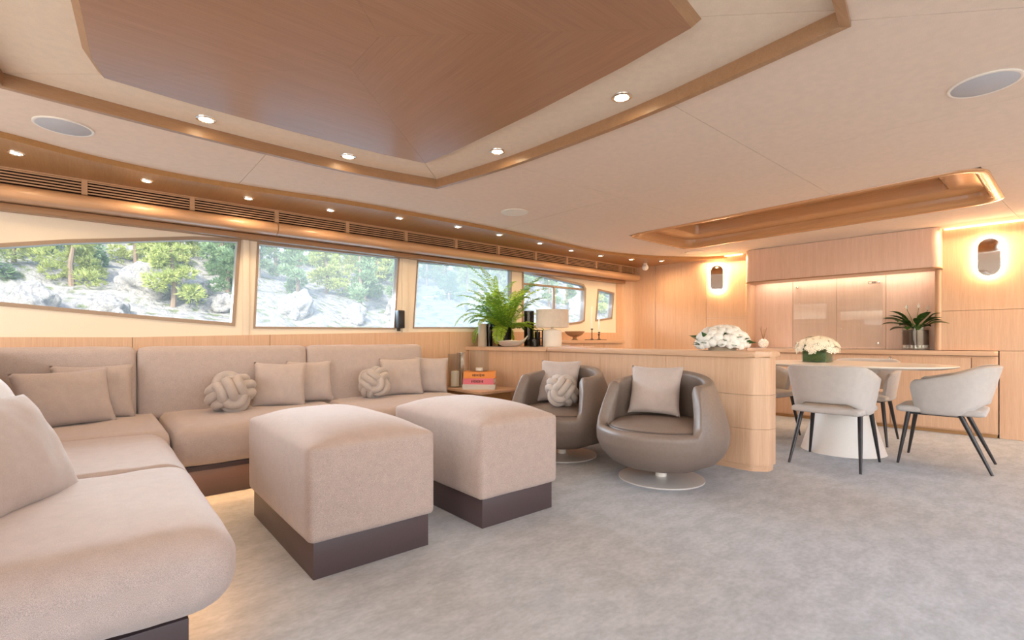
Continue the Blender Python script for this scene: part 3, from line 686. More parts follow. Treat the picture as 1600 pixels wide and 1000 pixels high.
# ------------------------------------------------------------------ sofa
sf = thing('corner_sofa', 'large L-shaped greige sofa built in below the windows', 'sofa')
boxo('plinth', (-0.85, 3.52, 0.0), (2.60, 4.66, 0.185), 'taupe', sf, bev=0.004)
boxo('plinth', (-0.85, 1.64, 0.0), (0.20, 3.515, 0.185), 'taupe', sf, bev=0.004)
boxo('deck', (-0.85, 3.43, 0.20), (2.60, 4.66, 0.215), 'taupe', sf, bev=0)
boxo('deck', (-0.85, 1.66, 0.20), (0.26, 3.43, 0.215), 'taupe', sf, bev=0)
boxo('deck_lip', (0.27, 3.425, 0.186), (2.60, 3.432, 0.215), 'taupe', sf, bev=0)
boxo('deck_lip', (0.255, 1.80, 0.186), (0.262, 3.42, 0.215), 'taupe', sf, bev=0)
boxo('led_strip', (0.27, 3.47, 0.192), (2.58, 3.482, 0.199), 'led', sf, bev=0)
boxo('led_strip', (0.222, 1.80, 0.192), (0.234, 3.42, 0.199), 'led', sf, bev=0)
def seat(x0, x1, y0, y1, seed, z0=0.208, z1=0.45, r=(0.03, 0.03, 0.10, 0.03, 0.10, 0.10)):
    o = obj('seat_cushion', rbox((x1 - x0, y1 - y0, z1 - z0), r, 22, puff=(0, 0, 0.010), wrinkle=0.006, seed=seed), 'sofa', sf, angle=80)
    o.location = ((x0 + x1) / 2, (y0 + y1) / 2, (z0 + z1) / 2); return o
seat(-0.55, 0.33, 3.375, 4.36, 1); seat(0.335, 1.47, 3.375, 4.36, 2); seat(1.475, 2.62, 3.375, 4.36, 3)
seat(-0.55, 0.315, 2.458, 3.375, 4, r=(0.03, 0.11, 0.03, 0.03, 0.10, 0.10)); seat(-0.55, 0.315, 1.53, 2.455, 5, r=(0.03, 0.11, 0.11, 0.03, 0.10, 0.10))
def backc(x0, x1, y0, y1, z0, z1, rot=None, seed=0):
    o = obj('back_cushion', rbox((x1 - x0, y1 - y0, z1 - z0), 0.042, 14, puff=(0.004, 0.012, 0.0), wrinkle=0.003, seed=seed), 'sofa', sf, angle=80)
    o.location = ((x0 + x1) / 2, (y0 + y1) / 2, (z0 + z1) / 2)
    if rot: o.rotation_euler = rot
    return o
for k, (x0, x1) in enumerate(((-0.62, 0.215), (0.222, 1.365), (1.372, 2.48))):
    backc(x0, x1, 4.27, 4.48, 0.38, 0.915, (R(-5), 0, 0), k)
backc(-0.70, -0.47, 2.5, 4.25, 0.38, 0.915, (0, R(-5), 0), 5); backc(-0.70, -0.47, 0.9, 2.49, 0.38, 0.915, (0, R(-5), 0), 6)
light('sofa_glow', 'AREA', (1.42, 3.46, 0.188), 3.4, (1.0, 0.52, 0.22), rot=(R(-25), 0, 0), shape='RECTANGLE', size=2.3, size_y=0.03)
light('sofa_glow_wing', 'AREA', (0.242, 2.6, 0.188), 1.9, (1.0, 0.52, 0.22), rot=(0, R(-25), 0), shape='RECTANGLE', size=0.03, size_y=1.6)

def cushion(name, label, loc, yaw, back, w, h, t, mat='pillow', roll=0, seed=0, group=None):
    o = obj(name, pillow_mesh(w, h, t, seed), mat, None, angle=80); tag(o, label, 'cushion', group); lean(o, loc, yaw, back, roll); return o
G = 'loose cushions on the sofa'
cushion('scatter_cushion', 'largest looking taupe cushion at the near end of the sofa, leaning on the side back', (-0.235, 2.21, 0.605), -22, 27, 0.56, 0.42, 0.17, roll=-5, seed=1, group=G)
cushion('scatter_cushion', 'pale grey rounded cushion half hidden at the very left edge', (-0.355, 3.16, 0.64), 0, 20, 0.46, 0.44, 0.18, 'pillow_pale', seed=2, group=G)
cushion('scatter_cushion', 'taupe cushion in front of another in the sofa corner', (-0.14, 3.98, 0.615), -75, 22, 0.46, 0.36, 0.15, roll=2, seed=3, group=G)
cushion('scatter_cushion', 'taupe cushion behind another in the sofa corner', (-0.01, 4.17, 0.625), -85, 14, 0.42, 0.37, 0.13, seed=4, group=G)
cushion('scatter_cushion', 'taupe cushion just beside the larger knot ball on the middle of the sofa', (1.10, 4.10, 0.615), -105, 18, 0.38, 0.36, 0.14, roll=-2, seed=5, group=G)
cushion('scatter_cushion', 'taupe cushion tucked behind its neighbour on the middle of the sofa', (1.36, 4.19, 0.62), -95, 14, 0.36, 0.35, 0.12, seed=6, group=G)
cushion('scatter_cushion', 'taupe cushion beside the smaller knot ball at the far sofa end', (2.18, 4.16, 0.62), -105, 16, 0.40, 0.36, 0.14, seed=7, group=G)
cushion('scatter_cushion', 'last taupe cushion at the end of the sofa next to the side table', (2.50, 4.19, 0.62), -115, 14, 0.36, 0.36, 0.13, roll=-3, seed=8, group=G)
def knot_mesh(R0, rt):
    """ball knot: three sets of three parallel cords, each set over one neighbour and under the other"""
    bm = bmesh.new(); big, small = R0, R0 - rt * 1.75
    for ax in range(3):
        for k in (-1, 0, 1):
            pts = []; n = 44; sh = 1 - 0.15 * abs(k)
            for i in range(n):
                t = 2 * math.pi * i / n; c, s_ = math.cos(t), math.sin(t); e = 0.92
                u = math.copysign(abs(c) ** e, c) * small * sh; w = math.copysign(abs(s_) ** e, s_) * big * sh
                off = k * rt * 1.85 * (1 + 0.10 * math.cos(2 * t))
                v = [0, 0, 0]; v[ax] = off; v[(ax + 1) % 3] = u; v[(ax + 2) % 3] = w
                pts.append(v)
            tube(bm, pts, rt, 10, True)
    return bm
def knot(label, loc, rad, rt, yaw, roll, sc_=(1, 1, 1)):
    o = obj('knot_cushion', knot_mesh(rad, rt), 'knot', None, angle=80); tag(o, label, 'cushion', 'knotted ball cushions'); lean(o, loc, yaw, 22, roll); o.scale = sc_
    obj('core', rbox((rad * 1.3,) * 3, rad * 0.64, 6), 'knot', o)
knot('larger looking grey knotted ball cushion on the middle sofa cushion', (0.74, 3.99, 0.588), 0.134, 0.033, 256, 22, (1.04, 1.0, 1.0))
knot('smaller looking grey knotted ball cushion on the far sofa cushion', (1.86, 4.05, 0.590), 0.126, 0.030, 215, 60, (1.0, 1.0, 1.0))

# ------------------------------------------------------------------ ottomans
def ottoman(x0, x1, y0, y1, label, seed):
    t = thing('ottoman', label, 'ottoman', ((x0 + x1) / 2, (y0 + y1) / 2, 0), 0, 'block ottomans on the carpet')
    hx, hy = (x1 - x0) / 2, (y1 - y0) / 2
    boxo('plinth', (-hx, -hy, 0), (hx, hy, 0.15), 'taupe', t, bev=0.002)
    o = obj('upholstered_block', rbox((2 * hx + 0.05, 2 * hy + 0.05, 0.462), 0.028, 20, puff=(0.008, 0.008, 0.0), crown=0.07, wrinkle=0.002, seed=seed), 'pouf', t, angle=80)
    o.location = (0, 0, 0.147 + 0.231)
ottoman(0.665, 1.195, 2.015, 2.98, 'nearer oatmeal block ottoman on a taupe plinth', 3)
ottoman(1.505, 2.005, 2.005, 2.90, 'farther oatmeal block ottoman on a taupe plinth, in front of the armchairs', 8)

# ------------------------------------------------------------------ tub armchairs
def armchair(label, loc, rz):
    t = thing('tub_armchair', label, 'armchair', loc, rz, 'swivel tub armchairs before the divider')
    ns = 96; bm = bmesh.new(); rings = []
    def orad(z):
        pr = [(0.085, 0.20), (0.10, 0.285), (0.14, 0.355), (0.20, 0.412), (0.27, 0.443), (0.34, 0.447), (0.42, 0.434), (0.52, 0.402), (0.62, 0.365), (0.75, 0.315)]
        if z <= pr[0][0]: return pr[0][1]
        for (z0, r0), (z1, r1) in zip(pr, pr[1:]):
            if z <= z1: return r0 + (r1 - r0) * (z - z0) / (z1 - z0)
        return pr[-1][1]
    for i in range(ns):
        a = 2 * math.pi * i / ns - math.pi            # 0 = front (+x local)
        d = abs(math.degrees(a))
        s = min(1, max(0, (d - 53) / 13)); s = s * s * (3 - 2 * s)
        b = min(1, max(0, (d - 66) / 110)); b = b * b * (3 - 2 * b)
        rim = 0.375 + s * 0.295 + b * 0.07
        th = 0.075 + 0.0 * s
        col = []
        for k in range(13):
            z = 0.085 + (rim - 0.03 - 0.085) * (k / 12) ** 0.9; col.append((orad(z), z))
        ro = orad(rim - 0.03)
        for k in range(1, 7):
            g = math.pi * k / 6; col.append((ro - th / 2 + th / 2 * math.cos(g), rim - 0.03 + 0.03 * math.sin(g)))
        ri = ro - th
        for k in range(1, 6):
            z = rim - 0.03 - (rim - 0.03 - 0.335) * k / 5; col.append((ri + (0.33 - ri) * (k / 5) * (1 if True else 0), z))
        rings.append([bm.verts.new((r * math.cos(a), r * math.sin(a), z)) for r, z in col])
    for i in range(ns):
        A, B = rings[i], rings[(i + 1) % ns]
        for k in range(len(A) - 1): bm.faces.new((A[k], B[k], B[k + 1], A[k + 1]))
    bm.faces.new([r[0] for r in rings][::-1])
    obj('shell', bm, 'leather', t, angle=80)
    obj('seat', lathe(bmesh.new(), [(0.0, 0.425), (0.15, 0.42), (0.28, 0.405), (0.34, 0.385), (0.365, 0.365), (0.36, 0.33)], 64, cap=False), 'leather', t, angle=80)
    bm = bmesh.new(); tube(bm, [(0.372 * math.cos(R(a)), 0.372 * math.sin(R(a)), 0.3775) for a in range(-56, 57, 4)], 0.0035, 6)
    obj('piping', bm, 'seam', t)
    obj('column', lathe(bmesh.new(), [(0.038, 0.012), (0.038, 0.095)], 20), 'rim', t)
    obj('base_disc', lathe(bmesh.new(), [(0, 0.016), (0.10, 0.015), (0.275, 0.011), (0.29, 0.008), (0.29, 0.0), (0, 0)], 56, cap=False), 'disc', t)
    return t
armchair('taupe leather tub armchair nearest the rounded divider end', (3.02, 1.94, 0), R(190))
armchair('taupe leather tub armchair farther back beside the side table', (2.99, 2.87, 0), R(188))
GA = 'cushions on the armchairs'
cushion('scatter_cushion', 'taupe square cushion alone on the nearer tub armchair', (3.10, 2.04, 0.60), 196, 16, 0.38, 0.36, 0.13, seed=9, group=GA)
cushion('scatter_cushion', 'taupe square cushion on the farther tub armchair behind a knot ball', (3.12, 3.03, 0.60), 200, 16, 0.38, 0.38, 0.13, seed=10, group=GA)
knot('grey knotted ball cushion on the farther tub armchair', (2.92, 2.80, 0.548), 0.122, 0.029, 240, -40)

# ------------------------------------------------------------------ side table with books and candles
st = thing('side_table', 'low oak side table between sofa end and divider', 'table', (0, 0, 0))
tp = [(2.88, 3.86), (3.42, 3.92), (3.36, 4.40), (3.24, 4.64), (2.88, 4.64)]
obj('table_top', prism(bmesh.new(), tp, 0.42, 0.45, 0.005), 'oak_y', st, angle=40)
tq = [(2.95, 3.95), (3.38, 4.0), (3.30, 4.40), (3.22, 4.62), (2.95, 4.62)]
obj('table_body', prism(bmesh.new(), tq, 0.0, 0.42), 'soffit', st, smooth=False)
def book(z0, h, w, d, mat, label, rz, dx, title):
    t = thing('book', label, 'book', (3.10 + dx, 4.17, z0), R(rz), 'coffee table books')
    bm = box(bmesh.new(), (-w / 2, -d / 2, 0), (w / 2, d / 2, 0.004)); box(bm, (-w / 2, -d / 2, h - 0.004), (w / 2, d / 2, h)); box(bm, (-w / 2, -d / 2, 0.003), (-w / 2 + 0.005, d / 2, h - 0.003))
    obj('cover', bm, mat, t, smooth=False)
    boxo('pages', (-w / 2 + 0.005, -d / 2 + 0.006, 0.004), (w / 2 - 0.006, d / 2 - 0.006, h - 0.004), 'paper', t, bev=0)
    if title:
        bm = bmesh.new(); y = d * 0.22
        for k in range(title):                       # worn letters of the spine, too small to read
            hh = 0.010 + 0.006 * random.random(); box(bm, (-w / 2 - 0.0008, y - 0.010, h / 2 - hh), (-w / 2 + 0.001, y, h / 2 + hh)); y -= 0.016
        obj('spine_print', bm, 'ink', t, smooth=False)
book(0.45, 0.052, 0.25, 0.34, 'grey_book', 'pale grey book at the bottom of the stack on the side table', 47, 0.0, 0)
book(0.502, 0.062, 0.24, 0.32, 'pink', 'pink book in the middle of the stack on the side table', 44, 0.0, 8)
book(0.564, 0.066, 0.25, 0.33, 'orange', 'orange book on top of the stack on the side table', 49, 0.005, 8)
def hurricane(label, loc, r, h, cr, ch, mat='glassware'):
    t = thing('candle_holder', label, 'candle', loc)
    obj('glass_cylinder', lathe(bmesh.new(), [(0, 0.0), (r, 0.0), (r, h), (r - 0.004, h), (r - 0.004, 0.008), (0, 0.008)], 32, cap=False), mat, t)
    obj('candle', lathe(bmesh.new(), [(0, 0.008), (cr, 0.008), (cr, ch), (cr * 0.8, ch + 0.003), (0, ch - 0.002)], 24, cap=False), 'wax', t)
hurricane('tall clear glass hurricane with thick candle on the side table', (2.985, 4.47, 0.45), 0.08, 0.36, 0.045, 0.17)
hurricane('clear glass hurricane with low candle on the orange book', (3.10, 4.18, 0.63), 0.10, 0.22, 0.04, 0.035)
t = thing('mercury_vase', 'narrow silvered glass cylinder behind the candle on the side table', 'vase', (3.14, 4.58, 0.45))
obj('vase_body', lathe(bmesh.new(), [(0, 0), (0.05, 0), (0.045, 0.10), (0.055, 0.2), (0.045, 0.30), (0.05, 0.37), (0.044, 0.37), (0.04, 0.02)], 24, cap=False), 'steel', t)

# ------------------------------------------------------------------ things on the counter
TOP = 0.886
def fern():
    t = thing('potted_fern', 'big bushy green fern in a dark glass vase on the counter', 'plant', (3.62, 4.40, TOP))
    obj('vase', lathe(bmesh.new(), [(0, 0.0), (0.075, 0.0), (0.082, 0.03), (0.088, 0.22), (0.082, 0.22), (0.075, 0.03), (0, 0.02)], 28, cap=False), 'smoke', t)
    obj('soil', lathe(bmesh.new(), [(0, 0.03), (0.074, 0.03), (0.08, 0.19), (0, 0.20)], 20, cap=False), 'soil', t)
    rnd = random.Random(5)
    for k in range(56):
        az = rnd.uniform(0, 2 * math.pi); el = R(rnd.uniform(18, 84)); ln = rnd.uniform(0.40, 0.66) * (0.85 + 0.65 * math.sin(el) ** 2)
        drop = rnd.uniform(0.75, 1.5) * (1.2 - 0.62 * math.sin(el) ** 2)
        pts = []; pos = Vector((0.03 * math.cos(az), 0.03 * math.sin(az), 0.19)); e = el; n = 14
        for i in range(n + 1):
            pts.append(pos.copy()); st_ = ln / n
            pos = pos + Vector((math.cos(e) * math.cos(az), math.cos(e) * math.sin(az), math.sin(e))) * st_
            e -= drop * 2.1 / n * (0.4 + 1.2 * i / n)
            if pos.z < -0.02 and math.hypot(pos.x, pos.y) < 0.12: break
            if pos.z < -0.12 and pos.x > -0.22: break
            if pos.z < 0.012 and pos.x > -0.26: pos.z = 0.012
            if pos.z < -0.16: break
            pos.y = min(pos.y, 0.15)
        bm = bmesh.new(); tube(bm, pts, [0.0035 * (1 - 0.7 * i / len(pts)) for i in range(len(pts))], 4)
        m_ = len(pts)
        for i in range(2, m_ * 3):
            f = i / (m_ * 3); a = f * (m_ - 1); i0 = int(a); fr = a - i0
            if i0 >= m_ - 1: break
            p = pts[i0].lerp(pts[i0 + 1], fr); tg = (pts[i0 + 1] - pts[i0]).normalized()
            sd = tg.cross(Vector((0, 0, 1))); sd = sd.normalized() if sd.length > 1e-3 else Vector((1, 0, 0))
            ll = 0.075 * math.sin(math.pi * min(1, 0.12 + f * 0.9)) ** 0.7 + 0.006
            for s in (-1, 1):
                d = (sd * s + tg * 0.45 + Vector((0, 0, rnd.uniform(-0.35, 0.1)))).normalized(); wv = tg * 0.0075
                v = [bm.verts.new(p - wv), bm.verts.new(p + d * ll * 0.55 - wv * 0.9 + Vector((0, 0, 0.004))), bm.verts.new(p + d * ll), bm.verts.new(p + d * ll * 0.5 + wv * 1.2 + Vector((0, 0, 0.004)))]
                bm.faces.new(v)
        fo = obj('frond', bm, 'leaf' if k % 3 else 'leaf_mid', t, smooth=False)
fern()
t = thing('stoneware_vase', 'beige stoneware vase under the fern fronds on the counter', 'vase', (3.35, 4.46, TOP))
obj('vase_body', lathe(bmesh.new(), [(0, 0), (0.05, 0), (0.052, 0.02), (0.045, 0.24), (0.04, 0.26), (0.034, 0.26), (0.036, 0.03), (0, 0.02)], 28, cap=False), 'stoneware', t)
def glassvase(label, loc, r, h, mat='smoke'):
    t = thing('glass_vase', label, 'vase', loc)
    obj('vase_body', lathe(bmesh.new(), [(0, 0), (r, 0), (r, h), (r - 0.005, h), (r - 0.005, 0.012), (0, 0.012)], 28, cap=False), mat, t)
    return t
glassvase('dark glass cylinder vase behind the silver bowl', (3.47, 4.50, TOP), 0.045, 0.26)
glassvase('tall dark glass cylinder beside the lamp shade', (3.92, 4.30, TOP), 0.06, 0.42)
glassvase('squat dark glass tumbler in front of the dark cylinder', (3.74, 4.02, TOP), 0.052, 0.085)
t = thing('lantern', 'small black wire lantern beside the table lamp', 'lantern', (3.87, 4.10, TOP))
bm = bmesh.new()
for sx in (-1, 1):
    for sy in (-1, 1): box(bm, (sx * 0.04 - 0.005, sy * 0.04 - 0.005, 0), (sx * 0.04 + 0.005, sy * 0.04 + 0.005, 0.19))
for z in (0.0, 0.09, 0.18): box(bm, (-0.045, -0.045, z), (0.045, -0.036, z + 0.01)); box(bm, (-0.045, 0.036, z), (0.045, 0.045, z + 0.01)); box(bm, (-0.045, -0.045, z), (-0.036, 0.045, z + 0.01)); box(bm, (0.036, -0.045, z), (0.045, 0.045, z + 0.01))
obj('frame', bm, 'black', t, smooth=False)
obj('smoked_liner', lathe(bmesh.new(), [(0, 0.012), (0.032, 0.012), (0.032, 0.17), (0.03, 0.17), (0.03, 0.016)], 16, cap=False), 'smoke', t)
# silver boat shaped bowl
t = thing('silver_bowl', 'wide boat-shaped hammered silver bowl on the counter edge', 'bowl', (3.52, 4.16, TOP), R(-50))
bm = bmesh.new(); nu, nv = 40, 8; g = []
for s, th in ((1, 0.0), (0, 0.006)):
    row = []
    for j in range(nv + 1):
        f = j / nv; rg = []
        for i in range(nu):
            a = 2 * math.pi * i / nu; rx = 0.055 + 0.135 * f ** 0.6; ry = 0.04 + 0.075 * f ** 0.7
            z = 0.002 + (0.055 + 0.06 * math.cos(a) ** 4 + 0.012 * math.sin(3 * a)) * f ** 1.5 + th
            rg.append(bm.verts.new(((rx - th) * math.cos(a), (ry - th) * math.sin(a), z)))
        row.append(rg)
    g.append(row)
for row in g:
    for j in range(nv):
        for i in range(nu): bm.faces.new((row[j][i], row[j][(i + 1) % nu], row[j + 1][(i + 1) % nu], row[j + 1][i]))
    bm.faces.new(row[0])
for i in range(nu): bm.faces.new((g[0][nv][i], g[0][nv][(i + 1) % nu], g[1][nv][(i + 1) % nu], g[1][nv][i]))
obj('bowl_body', bm, 'silver', t, angle=60)
# table lamp
t = thing('table_lamp', 'white ceramic table lamp with drum linen shade on the counter', 'lamp', (3.93, 3.92, TOP))
obj('lamp_body', lathe(bmesh.new(), [(0, 0), (0.105, 0), (0.108, 0.01), (0.105, 0.17), (0.098, 0.185), (0.03, 0.20), (0, 0.20)], 36, cap=False), 'ceramic', t)
obj('neck', lathe(bmesh.new(), [(0.022, 0.198), (0.012, 0.215), (0.012, 0.26)], 16), 'chrome', t)
obj('lamp_shade', lathe(bmesh.new(), [(0.185, 0.215), (0.183, 0.415), (0.179, 0.415), (0.181, 0.215)], 48, cap=False), 'shade', t)
boxo('shade_spider', (-0.18, -0.003, 0.40), (0.18, 0.003, 0.406), 'chrome', t, bev=0)
t = thing('catch_all_dish', 'flat pale dish with a dark object beside the table lamp', 'dish', (4.17, 3.97, TOP))
obj('dish_body', lathe(bmesh.new(), [(0, 0.0), (0.06, 0.0), (0.075, 0.014), (0.07, 0.014), (0.056, 0.006), (0, 0.006)], 28, cap=False), 'ceramic', t)
CT = 0.958
t = thing('pedestal_bowl', 'shallow brown wooden bowl on a small foot, on the window cabinet', 'bowl', (4.85, 4.42, CT))
obj('foot', lathe(bmesh.new(), [(0, 0), (0.05, 0), (0.025, 0.02), (0.03, 0.045)], 24, cap=False), 'bowlwood', t)
obj('bowl_body', lathe(bmesh.new(), [(0, 0.042), (0.05, 0.045), (0.10, 0.07), (0.135, 0.115), (0.13, 0.117), (0.09, 0.078), (0, 0.055)], 36, cap=False), 'bowlwood', t)
t = thing('candlestick_tray', 'flat black tray under the three black candlesticks', 'tray', (5.28, 4.42, CT))
obj('tray_body', prism(bmesh.new(), rrect(-0.17, 0.17, -0.07, 0.07, 0.03), 0.0, 0.008, 0.002), 'black', t, angle=50)
for k, (x, y, h, w) in enumerate(((5.20, 4.42, 0.15, 'tallest'), (5.33, 4.40, 0.105, 'middle sized'), (5.385, 4.45, 0.075, 'shortest'))):
    t = thing('candlestick', w + ' slim black candlestick on the flat black tray', 'candlestick', (x, y, CT + 0.0085), 0, 'black candlesticks')
    if k < 2: obj('taper_candle', lathe(bmesh.new(), [(0.0085, h - 0.011), (0.0095, h + 0.16), (0.006, h + 0.30 - 0.1 * k), (0.0, h + 0.305 - 0.1 * k)], 14), 'wax', t)
    obj('stick', lathe(bmesh.new(), [(0, 0), (0.024, 0), (0.022, 0.006), (0.006, 0.012), (0.006, h - 0.02), (0.014, h - 0.016), (0.016, h), (0.009, h), (0.009, h - 0.012), (0, h - 0.012)], 18, cap=False), 'black', t)
# small loudspeaker on the window ledge
t = thing('loudspeaker', 'small black upright loudspeaker fixed to the pillar between two windows', 'speaker', (2.42, 4.665, 1.085))
boxo('cabinet', (-0.037, -0.05, 0.0), (0.037, 0.035, 0.185), 'plastic', t, bev=0.006)
boxo('grille', (-0.031, -0.054, 0.008), (0.031, -0.049, 0.177), 'black', t, bev=0.002)
boxo('bracket', (-0.012, 0.0, -0.03), (0.012, 0.03, 0.002), 'black', t, bev=0.001)

# ------------------------------------------------------------------ flowers
def bloom_mesh(r, layers=3):
    """round rose head: a ball furrowed by spiralling petals"""
    bm = bmesh.new(); bmesh.ops.create_icosphere(bm, subdivisions=3 if layers > 2 else 2, radius=1.0)
    for v in bm.verts:
        d = v.co.normalized(); az = math.atan2(d.y, d.x); po = math.acos(max(-1, min(1, d.z)))
        k = 1 - 0.22 * abs(math.sin(2.5 * az + 5.5 * po)) ** 3 * min(1, po * 1.6) - 0.10 * (1 - min(1, po * 1.3))
        v.co = Vector((d.x * k, d.y * k, d.z * k * 0.72 + 0.25)) * r
    return bm
def floret_mesh(r):
    bm = bmesh.new()
    for f in range(9):
        a0 = 2.4 * f; rr = r * 0.62 * math.sqrt(f / 9); c = Vector((rr * math.cos(a0), rr * math.sin(a0), r * (0.55 - 0.5 * (rr / r) ** 2)))
        for k in range(4):
            a = math.pi / 2 * k + f; d = Vector((math.cos(a), math.sin(a), 0.12)); e = Vector((-math.sin(a), math.cos(a), 0.1)); q = r * 0.34
            bm.faces.new([bm.verts.new(c), bm.verts.new(c + (d + e * 0.6) * q * 0.7), bm.verts.new(c + d * q * 1.05), bm.verts.new(c + (d - e * 0.6) * q * 0.7)])
    return bm
def bouquet(label, loc, R0, H, mat, green, nb, leaf_n, zc):
    t = thing('flower_arrangement', label, 'flowers', loc)
    rnd = random.Random(int(loc[1] * 100))
    src = None; pts = []
    k = 0
    while len(pts) < nb and k < 4000:
        k += 1
        a = rnd.uniform(0, 2 * math.pi); f = rnd.uniform(-0.18, 1.0); rr = math.sqrt(max(0, 1 - f * f)) if f > 0 else 1.0 - 0.15 * abs(f)
        p = Vector((R0 * rr * math.cos(a), R0 * rr * math.sin(a), H * f)); 
        if all((p - q).length > R0 * 0.215 for q in pts): pts.append(p)
    for p in pts:
        if src is None: src = obj('bloom', floret_mesh(R0 * 0.27) if leaf_n == 0 else bloom_mesh(R0 * 0.20), mat, t, smooth=leaf_n > 0, angle=80); o = src
        else: o = src.copy(); C.objects.link(o)
        nrm = Vector((p.x / R0, p.y / R0, max(-0.15, p.z / H) + 0.25)).normalized()
        o.matrix_local = Matrix.Translation(Vector((p.x, p.y, p.z + zc)) - nrm * R0 * 0.08) @ nrm.to_track_quat('Z', 'Y').to_matrix().to_4x4() @ Matrix.Rotation(rnd.uniform(0, 6), 4, 'Z') @ Matrix.Scale(rnd.uniform(0.85, 1.15), 4)
    obj('flower_foam', lathe(bmesh.new(), [(0, zc - H * 0.2), (R0 * 0.72, zc - H * 0.2), (R0 * 0.8, zc), (R0 * 0.6, zc + H * 0.6), (0, zc + H * 0.8)], 24, cap=False), green, t)
    lf = None
    for k in range(leaf_n):
        if lf is None:
            bm = bmesh.new(); L = R0 * 0.42
            v = [bm.verts.new(q) for q in ((0, 0, 0), (L * 0.35, L * 0.24, 0.006), (L, 0, -0.004), (L * 0.35, -L * 0.24, 0.006))]; bm.faces.new(v)
            lf = obj('leaf', bm, green, t, smooth=False); o = lf
        else: o = lf.copy(); C.objects.link(o)
        a = rnd.uniform(0, 2 * math.pi); z = rnd.choice((-0.25, -0.15, 0.0, 0.2, 0.55)); q = 1.12 * math.sqrt(max(0.05, 1 - max(0, z) ** 2))
        o.matrix_local = Matrix.Translation((R0 * q * 0.86 * math.cos(a), R0 * q * 0.86 * math.sin(a), zc + H * z + 0.01)) @ Matrix.Rotation(a, 4, 'Z') @ Matrix.Rotation(R(rnd.uniform(-50, 20)), 4, 'Y') @ Matrix.Rotation(R(rnd.uniform(-40, 40)), 4, 'X')
    return t
t = bouquet('low dome of white roses with green leaves on the divider top', (3.745, 1.86, 0.882), 0.185, 0.125, 'petal_white', 'leaf_dark', 70, 24, 0.062)
obj('dish', lathe(bmesh.new(), [(0, 0), (0.10, 0), (0.11, 0.03), (0.105, 0.03), (0, 0.01)], 28, cap=False), 'stoneware', t)
t = bouquet('cream hydrangea dome in a square glass vase on the dining table', (5.02, 1.60, 0.762), 0.165, 0.10, 'petal', 'leaf_dark', 74, 0, 0.125)
bm = shape2d(rrect(-0.10, 0.10, -0.10, 0.10, 0.006, 2), [rrect(-0.095, 0.095, -0.095, 0.095, 0.004, 2)], 0.11); bm.transform(Matrix.Translation((0, 0, 0.055)))
obj('glass_cube', bm, 'glassware', t, smooth=False)
boxo('leaf_lining', (-0.092, -0.092, 0.004), (0.092, 0.092, 0.10), 'leaf_dark', t, bev=0.004)

# peace lily in a glass cylinder
def lily():
    t = thing('peace_lily', 'peace lily in a clear glass cylinder on the sideboard', 'plant', (6.765, 1.21, 0.853))
    r, h = 0.118, 0.245
    obj('glass_cylinder', lathe(bmesh.new(), [(0, 0), (r, 0), (r, h), (r - 0.005, h), (r - 0.005, 0.012), (0, 0.012)], 40, cap=False), 'glassware', t)
    obj('soil', lathe(bmesh.new(), [(0, 0.055), (r - 0.008, 0.055), (r - 0.008, h - 0.03), (0, h - 0.02)], 30, cap=False), 'soil', t)
    rnd = random.Random(3); src = None
    for k in range(34):
        if src is None:
            bm = bmesh.new(); bmesh.ops.create_icosphere(bm, subdivisions=1, radius=0.016); src = obj('pebble', bm, 'pebble', t); o = src
        else: o = src.copy(); C.objects.link(o)
        a = 2 * math.pi * k / 17; rr = (r - 0.024); o.location = (rr * math.cos(a), rr * math.sin(a), 0.030 + 0.022 * (k // 17) + rnd.uniform(-0.004, 0.004)); o.rotation_euler = (rnd.random() * 3,) * 3; o.scale = (1.1, 0.8, 0.8)
    for k in range(30):
        az = 2 * math.pi * k / 30 * 2.4 + rnd.uniform(-0.3, 0.3); el = R(rnd.uniform(16, 58)); L = rnd.uniform(0.27, 0.40) * (1 - 0.70 * max(0, math.cos(az))); bm = bmesh.new(); prev = None; p = Vector((0, 0, h - 0.03)); e = el; n = 9
        for i in range(n + 1):
            f = i / n; w = 0.040 * math.sin(math.pi * max(0, (f - 0.30) / 0.70)) ** 0.8 + 0.003
            sd = Vector((-math.sin(az), math.cos(az), 0)); row = [bm.verts.new(p - sd * w + Vector((0, 0, w * 0.35))), bm.verts.new(p), bm.verts.new(p + sd * w + Vector((0, 0, w * 0.35)))]
            if prev:
                bm.faces.new((prev[0], prev[1], row[1], row[0])); bm.faces.new((prev[1], prev[2], row[2], row[1]))
            p.x = min(p.x, max(-0.18, 0.085 - 2.6 * max(0.0, -p.y - 0.05))); prev = row; p = p + Vector((math.cos(e) * math.cos(az), math.cos(e) * math.sin(az), math.sin(e))) * L / n; e -= 1.25 / n * (0.3 + f)
        obj('leaf', bm, 'leaf_dark', t, angle=80)
    for k, (dx, dy, hh) in enumerate(((-0.03, 0.07, 0.20), (-0.02, -0.03, 0.21), (0.03, -0.10, 0.185), (0, 0.12, 0.12))):
        bm = bmesh.new(); tube(bm, [(0, 0, h - 0.03), (dx * 0.5, dy * 0.5, h + hh * 0.5), (dx, dy, h + hh)], 0.003, 5); so = obj('flower_stem', bm, 'stem', t)
        bm = bmesh.new(); L = 0.055
        c = Vector((dx, dy, h + hh))
        v = [bm.verts.new(c + Vector(q)) for q in ((0, 0, -0.01), (-0.006, 0.012, L * 0.35), (0, 0.0, L), (-0.006, -0.012, L * 0.35), (0.012, 0, L * 0.35))]
        bm.faces.new((v[0], v[1], v[4])); bm.faces.new((v[1], v[2], v[4])); bm.faces.new((v[2], v[3], v[4])); bm.faces.new((v[3], v[0], v[4]))
        obj('white_spathe', bm, 'petal_white', so)
lily()
